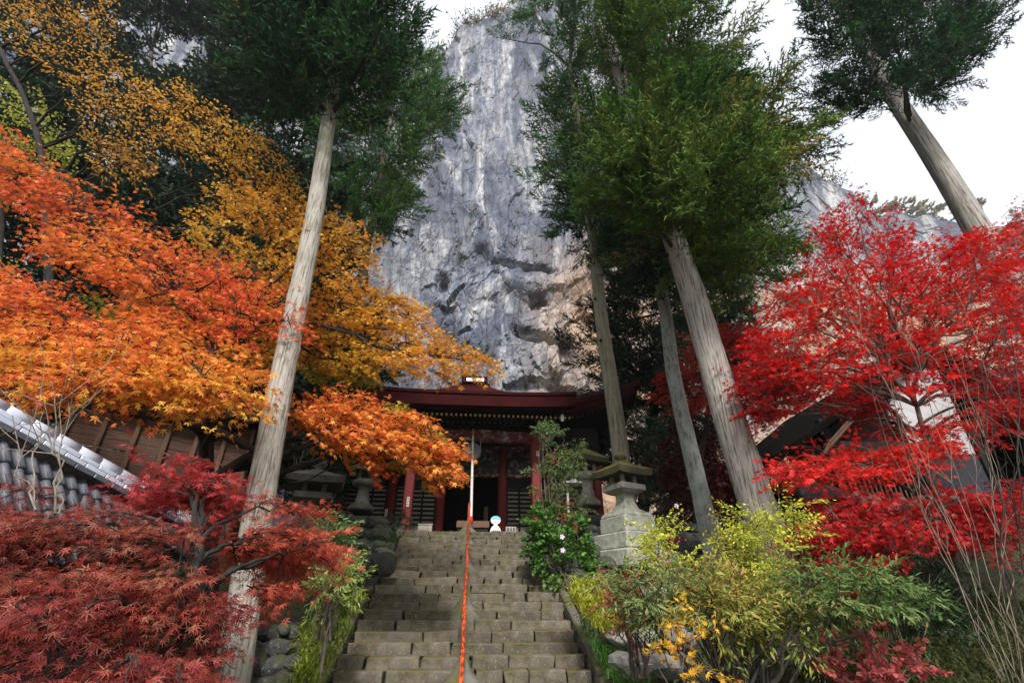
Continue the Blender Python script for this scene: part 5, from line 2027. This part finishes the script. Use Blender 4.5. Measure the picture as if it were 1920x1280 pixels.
# ------------------------------------------------------------------ shrubs and plants
def stems(mb, base, tips, r, rad=.010, bow=.12, col=None):
    for p in tips:
        tube(mb, curve_pts(np.asarray(base) + r.normal(size=3) * [.05, .05, 0], p, 7, r, bow, wob=.07), np.linspace(rad, rad * .3, 7), 5, False)


def shrub(name, label, cat, base, parts, leaf, leafsize, seed, spray=.3, bark='bark_mid', tilt=.7, droop=.1, keep=1.0, nst=14, rad=.012, mat='leaf', extra=None, group=None, single=0, bow=.12):
    r = np.random.default_rng(seed)
    t = thing(name, label, cat, tuple(base), group)
    lf, br = MB(), MB()
    A = []
    for k, pt in enumerate(parts):
        poly, Yp, n, flat, cols = pt[:5]
        P, q = crown_points(poly, Yp, n, r, flat, shell=.8, floor=.2, cap=.8)
        out = P - np.asarray(base)
        out /= np.linalg.norm(out, axis=1, keepdims=True)
        out = out * .6 + r.normal(size=out.shape) * .5
        A.append(leaf_crown(lf, br, P, out, pt[5] if len(pt) > 5 else spray, leaf, leafsize, r, colour_fn(cols, r, 2.2, seed + k, .65), droop, tilt, keep))
        stems(br, base, P[r.choice(n, min(nst, n), replace=False)], r, rad, bow)
    if extra:
        extra(t, A, r)
    lf.build('foliage', M[mat], t, False, 'stuff')
    br.build('stems', M[bark], t, False, 'stuff')
    return t


def berries(n, spots, Y, rad=.011):
    def fn(t, A, r):
        mb = MB()
        for (px, py) in spots:
            for k in range(n):
                p = at(px + r.normal() * 7, py + r.normal() * 7, Y + r.normal() * .05)
                mb.add(ICO1[0] * rad + p, ICO1[1])
        mb.build('berries', M['berry'], t, True, 'stuff')
    return fn


def flowers(spots, Y, rad=.055):
    def fn(t, A, r):
        for (px, py) in spots:
            p = at(px, py, Y)
            mb = MB()
            for k in range(5):
                a = k * 2 * math.pi / 5 + r.uniform(-.1, .1)
                d = np.array([[math.cos(a), -.35, math.sin(a)]])
                R = frames(d, np.array([[0, -1.0, .2]]))
                V, T = ROUND
                mb.add(V @ R[0].T * rad + p, T)
            mb.build('flower', M['lilac'], t)
    return fn


YGR = [(.50, .56, .05), (.62, .62, .07), (.40, .48, .05), (.55, .42, .06)]
NAN = [(.06, .13, .05), (.12, .22, .07), (.20, .28, .09), (.30, .30, .10), (.38, .14, .06)]
shrub('boxleaf_shrub', 'airy lime-yellow shrub reaching up before the furrowed cedar trunk', 'shrub', at(1360, 1290, 5.6), [
    ([(1215, 985), (1245, 985), (1270, 1030), (1290, 1060), (1260, 1100), (1225, 1050)], 5.8, 46, .5, YGR),
    ([(1330, 1040), (1370, 990), (1430, 950), (1470, 955), (1500, 950), (1495, 985), (1530, 985), (1490, 1030), (1450, 1040), (1440, 1110), (1360, 1110)], 5.6, 110, .5, YGR),
    ([(1290, 1080), (1360, 1050), (1420, 1090), (1500, 1110), (1400, 1150), (1300, 1130)], 5.5, 60, .5, [(.30, .34, .05), (.42, .38, .06), (.35, .2, .05)]),
], OVAL, .045, 61, spray=.26, nst=10, rad=.010)
shrub('nandina_shrub', 'broad green and bronze nandina bush with crooked dark stems at the lower right', 'shrub', at(1390, 1330, 5.0), [
    ([(1150, 1100), (1230, 1080), (1320, 1095), (1340, 1150), (1260, 1170), (1190, 1150)], 5.2, 80, .5, NAN),
    ([(1300, 1110), (1420, 1110), (1500, 1130), (1480, 1180), (1380, 1200), (1290, 1180)], 5.0, 100, .5, [(.12, .21, .05), (.24, .31, .06), (.38, .34, .08), (.46, .18, .07)]),
    ([(1450, 1100), (1560, 1070), (1650, 1070), (1700, 1120), (1720, 1135), (1640, 1145), (1560, 1150), (1480, 1160)], 4.9, 95, .5, [(.05, .12, .03), (.10, .20, .045), (.20, .29, .09), (.32, .12, .06)]),
], LANCE, .075, 62, spray=.3, nst=7, rad=.022, bark='bark_dark', extra=berries(8, [(1650, 1060), (1628, 1082), (1670, 1050), (1265, 1015), (1253, 1042), (1450, 1030)], 5.0, .009), bow=-.05)
shrub('blueberry_shrub', 'dull red-leaved shrub between the nandina and the yellow-green grass', 'shrub', at(1200, 1270, 5.6), [
    ([(1145, 1110), (1180, 1100), (1250, 1120), (1240, 1170), (1170, 1185), (1145, 1150)], 5.7, 55, .4, [(.36, .05, .05), (.48, .12, .09), (.40, .08, .05)]),
], OVAL, .045, 63, spray=.22)
shrub('yellow_maple_sapling', 'young maple with large golden leaves beside the right kerb at the bottom', 'sapling', at(1290, 1330, 4.6), [
    ([(1215, 1210), (1250, 1190), (1300, 1195), (1310, 1290), (1225, 1300)], 4.5, 10, .4, [(.72, .42, .02), (.80, .50, .04), (.70, .26, .04)], .3),
], MAPLE, .055, 64, spray=.26, keep=.5, bark='bark_mid', nst=6, rad=.008)
shrub('creeper_plant', 'dusky pink round-leaved plant at the bottom right of the slope', 'plant', at(1640, 1340, 5.2), [
    ([(1550, 1230), (1600, 1225), (1650, 1240), (1720, 1220), (1740, 1260), (1700, 1300), (1560, 1300)], 5.2, 48, .4, [(.40, .06, .07), (.52, .13, .12), (.34, .04, .05)], .2),
    ([(1590, 1180), (1640, 1180), (1620, 1210)], 5.2, 4, .4, [(.50, .12, .12)], .15),
], ROUND, .062, 65, keep=.7)
shrub('hibiscus_shrub', 'green leafy rose-mallow with lilac flowers at the top right of the stairs', 'shrub', at(1060, 1100, 10.4), [
    ([(1000, 985), (1030, 960), (1070, 975), (1110, 1020), (1115, 1070), (1060, 1085), (1010, 1050)], 10.6, 120, .6, [(.05, .13, .03), (.10, .24, .04), (.18, .32, .06)], .28),
], ROUND, .085, 66, extra=flowers([(1054, 1006), (1055, 1031), (1268, 948)], 9.9), nst=10)
shrub('nandina_shrub', 'tall wispy nandina with red berries before the right porch column', 'shrub', at(1030, 1000, 10.6), [
    ([(1010, 805), (1040, 800), (1068, 815), (1040, 830), (1015, 825)], 10.7, 16, .4, NAN[:3], .28),
    ([(1000, 880), (1030, 850), (1080, 850), (1090, 880), (1070, 900), (1020, 905)], 10.7, 46, .4, NAN[:4], .28),
    ([(1010, 920), (1060, 910), (1090, 950), (1070, 980), (1010, 970)], 10.7, 46, .4, [(.05, .11, .03), (.12, .18, .05), (.2, .2, .05)], .28),
], LANCE, .085, 67, extra=berries(9, [(1060, 963), (1061, 972), (1074, 988), (1066, 944), (1040, 858), (1053, 862)], 10.4, .016), nst=8)
shrub('nandina_shrub', 'small pale green nandina right of the crimson maple, beside the dark boulders', 'shrub', at(600, 1200, 6.2), [
    ([(585, 985), (640, 990), (650, 1030), (610, 1040)], 6.6, 30, .4, NAN[:3], .24),
    ([(600, 1080), (640, 1060), (670, 1100), (640, 1130), (600, 1130)], 6.2, 44, .4, [(.18, .30, .08), (.36, .42, .10), (.12, .26, .10)], .26),
], LANCE, .07, 68, nst=8)
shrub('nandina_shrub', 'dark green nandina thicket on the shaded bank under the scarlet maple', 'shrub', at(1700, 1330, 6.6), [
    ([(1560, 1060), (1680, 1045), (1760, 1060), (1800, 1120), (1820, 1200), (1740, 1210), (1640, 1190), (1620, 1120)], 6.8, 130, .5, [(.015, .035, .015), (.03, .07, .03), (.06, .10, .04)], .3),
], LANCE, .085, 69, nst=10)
shrub('azalea_bush', 'low dark green bush beside the left porch column', 'bush', at(735, 1000, 14.6), [
    ([(720, 985), (750, 965), (775, 985), (770, 1003), (725, 1005)], 14.7, 40, .5, [(.02, .06, .02), (.04, .10, .03)], .2),
], OVAL, .06, 70)
shrub('camellia_bush', 'dark glossy evergreen bush behind the large mossy stone lantern', 'bush', at(1240, 960, 13.5), [
    ([(1180, 780), (1230, 770), (1290, 850), (1300, 960), (1220, 960), (1195, 880)], 13.6, 110, .5, [(.015, .04, .015), (.03, .08, .03), (.06, .12, .04)], .4),
], OVAL, .09, 71, mat='leaf_shiny')
shrub('weed_clump', 'sunlit green shrub beyond the horse statue', 'shrub', at(1480, 990, 12.5), [
    ([(1430, 880), (1480, 860), (1560, 870), (1600, 930), (1560, 980), (1440, 960)], 12.6, 90, .6, [(.05, .10, .04), (.12, .20, .07), (.22, .26, .09)], .4),
], OVAL, .08, 72)
shrub('evergreen_bush', 'deep green bush in the dark gap between porch and left stone lantern', 'bush', at(560, 900, 13), [
    ([(540, 800), (620, 800), (650, 900), (600, 960), (520, 900)], 14, 90, .5, [(.012, .03, .014), (.03, .06, .03)], .4),
], OVAL, .08, 73)


def grass_patch(name, label, cat, poly, Yfn, n, h, cols, seed, width=.012, kind='stuff'):
    r = np.random.default_rng(seed)
    q, L, Rr = poly_sample(poly, n, r)
    P = at_many(q[:, 0], q[:, 1], Yfn(q[:, 1]))
    mb = MB()
    V = np.array([[0, -1, 0], [0, 1, 0], [.35, -.8, .45], [.35, .8, .45], [.85, -.4, .55], [.85, .4, .55], [1.3, 0, .35]], float)
    V[:, 1] *= width / h
    T = np.array([[0, 1, 3], [0, 3, 2], [2, 3, 5], [2, 5, 4], [4, 5, 6]])
    a = r.uniform(0, 2 * math.pi, n)
    c, s = np.cos(a), np.sin(a)
    R = np.zeros((n, 3, 3)); R[:, 0, 0] = c; R[:, 0, 1] = -s; R[:, 1, 0] = s; R[:, 1, 1] = c; R[:, 2, 2] = 1
    scatter(mb, V, T, P, R, h * r.uniform(.5, 1.3, n), colour_fn(cols, r, 2.5, seed)(P))
    o = mb.build(name, M['leaf'], None, False, kind)
    o['label'] = label
    o['category'] = cat
    return o


grass_patch('bamboo_grass', 'bright yellow-green bamboo grass spilling over the right kerb', 'grass', [(1060, 1105), (1110, 1090), (1165, 1100), (1185, 1130), (1180, 1190), (1120, 1185), (1090, 1150)], lambda y: 8.2 - (y - 1090) * .008, 900, .26, [(.40, .46, .05), (.56, .56, .09), (.30, .38, .05)], 81, .012)
grass_patch('lily_turf', 'dark green lily turf along the right kerb at the bottom', 'grass', [(1085, 1165), (1130, 1150), (1190, 1200), (1220, 1290), (1150, 1290), (1110, 1220)], lambda y: 8.0 - (y - 1160) * .008, 900, .16, [(.03, .10, .02), (.07, .20, .03), (.12, .26, .05)], 82, .006)
grass_patch('strap_leaved_plants', 'yellow-green strap-leaved plants on the bank left of the stairs', 'plants', [(545, 1290), (560, 1200), (600, 1140), (660, 1120), (690, 1110), (650, 1200), (620, 1250), (600, 1290)], lambda y: 7.9 - (y - 1110) * .008, 800, .18, [(.06, .12, .02), (.20, .28, .03), (.36, .40, .05), (.10, .18, .03)], 83, .010)
grass_patch('moss_and_fern', 'low green fern and moss on the upper left bank by the boulders', 'ferns', [(690, 1000), (750, 985), (745, 1020), (700, 1060), (680, 1040)], lambda y: 12.6 - (y - 985) * .035, 420, .16, [(.02, .05, .01), (.05, .10, .02)], 84, .008)
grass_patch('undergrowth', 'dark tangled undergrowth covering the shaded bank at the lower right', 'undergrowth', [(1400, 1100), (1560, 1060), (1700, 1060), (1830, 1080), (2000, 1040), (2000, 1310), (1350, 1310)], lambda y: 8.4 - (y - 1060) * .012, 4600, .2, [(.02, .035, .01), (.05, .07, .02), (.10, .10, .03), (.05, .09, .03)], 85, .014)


def ground_cover():
    """creeping leaves over both banks"""
    r = np.random.default_rng(90)
    mb = MB()
    n = 9000
    x = np.where(r.uniform(size=n) < .62, r.uniform(2.15, 9.5, n), -r.uniform(2.2, 8, n))
    y = r.uniform(5, 15.5, n)
    P = np.stack([x, y, ground_z(x, y) + .05 + r.uniform(0, .12, n)], 1)
    R = frames(r.normal(size=(n, 3)) * [1, 1, .3], np.array([[0, -.3, 1.0]]) + r.normal(size=(n, 3)) * .4)
    scatter(mb, OVAL[0], OVAL[1], P, R, r.uniform(.05, .12, n), colour_fn([(.02, .045, .012), (.05, .09, .02), (.10, .12, .03), (.20, .12, .04)], r, 1.5, 3)(P))
    o = mb.build('ground_cover', M['leaf'], None, False, 'stuff')
    o['label'] = 'low creeping green leaves covering the banks beside the stairs'
    o['category'] = 'ground cover'
    mb = MB()
    n = 1700
    x = r.uniform(-2.2, 2.2, n)
    y = r.uniform(6.3, 15, n)
    i = np.floor((y - Y0) / TREAD)
    z = np.clip((i + 1) * RISE, 0, 3.48) + .022
    side = np.abs(x) > 1.85
    keep = r.uniform(size=n) < np.where(np.abs(x) > 1.35, 1, .22)
    z = np.where(side, stair_z(y) + .19, z)
    P = np.stack([x, y, z], 1)[keep]
    m = len(P)
    R = frames(r.normal(size=(m, 3)) * [1, 1, .15], np.array([[0, 0, 1.0]]) + r.normal(size=(m, 3)) * .3)
    scatter(mb, MAPLE5[0], MAPLE5[1], P, R, r.uniform(.03, .05, m), colour_fn([(.20, .09, .04), (.40, .05, .03), (.45, .20, .06), (.25, .14, .07)], r, 9, 3)(P))
    o = mb.build('fallen_leaves', M['leaf'], None, False, 'stuff')
    o['label'] = 'red and brown fallen maple leaves scattered on the stone steps'
    o['category'] = 'leaves'


ground_cover()

# small fern growing in a joint of the steps
grass_patch('fern_tuft', 'little green fern tuft growing from a step joint right of the rail', 'fern', [(981, 1203), (992, 1203), (993, 1222), (982, 1222)], lambda y: np.full(len(y), 8.75), 60, .055, [(.05, .16, .03), (.09, .24, .05)], 86, .006, kind=None)


def bare_shrub(label, base, fan, seed, n, bark, rad=.012):
    r = np.random.default_rng(seed)
    t = thing('bare_shrub', label, 'shrub', tuple(base))
    mb, tw = MB(), MB()
    for k in range(n):
        px, py = r.uniform(*fan[0]), r.uniform(*fan[1])
        e = at(px, py, fan[2] + r.uniform(-.5, .5))
        b = np.asarray(base) + r.normal(size=3) * [.12, .1, 0]
        p = curve_pts(b, e, 10, r, -.02, wob=.03)
        p[1:-1] += (np.asarray(p[1:-1]) - p[0]) * 0 + r.normal(size=(8, 3)) * .012
        tube(mb, p, np.linspace(rad * r.uniform(.6, 1.4), .003, 10), 6, False)
        for q in range(5):
            i = r.integers(4, 9)
            d = (p[i] - p[i - 1]); d /= np.linalg.norm(d)
            e2 = p[i] + (d + r.normal(size=3) * .5) * r.uniform(.3, .8)
            tube(tw, curve_pts(p[i], e2, 5, r, .05, wob=.06), np.linspace(.004, .0015, 5), 3, False)
    mb.build('stems', M[bark], t, True, 'stuff')
    tw.build('twigs', M[bark], t, False, 'stuff')


bare_shrub('many-stemmed bare shrub with pale grey stems before the scarlet maple', at(1935, 1330, 5.4), ((1560, 1830), (420, 760), 5.8), 91, 13, 'bark_twig', .0055)
bare_shrub('dark bare shrub against the right edge of the picture', at(2010, 1300, 5.2), ((1800, 1930), (430, 760), 5.4), 92, 9, 'bark_dark', .011)
bare_shrub('leafless pale sapling before the tiled roof at the left edge', at(75, 960, 3.6), ((10, 130), (705, 800), 3.8), 93, 4, 'bark_twig', .0065)
bare_shrub('thin bare tree against the cliff right of the cedar crown', at(1330, 690, 16), ((1470, 1530), (430, 560), 16), 94, 7, 'bark_dark', .05)
for o in scene.objects:
    if '_w' in o:
        del o['_w']
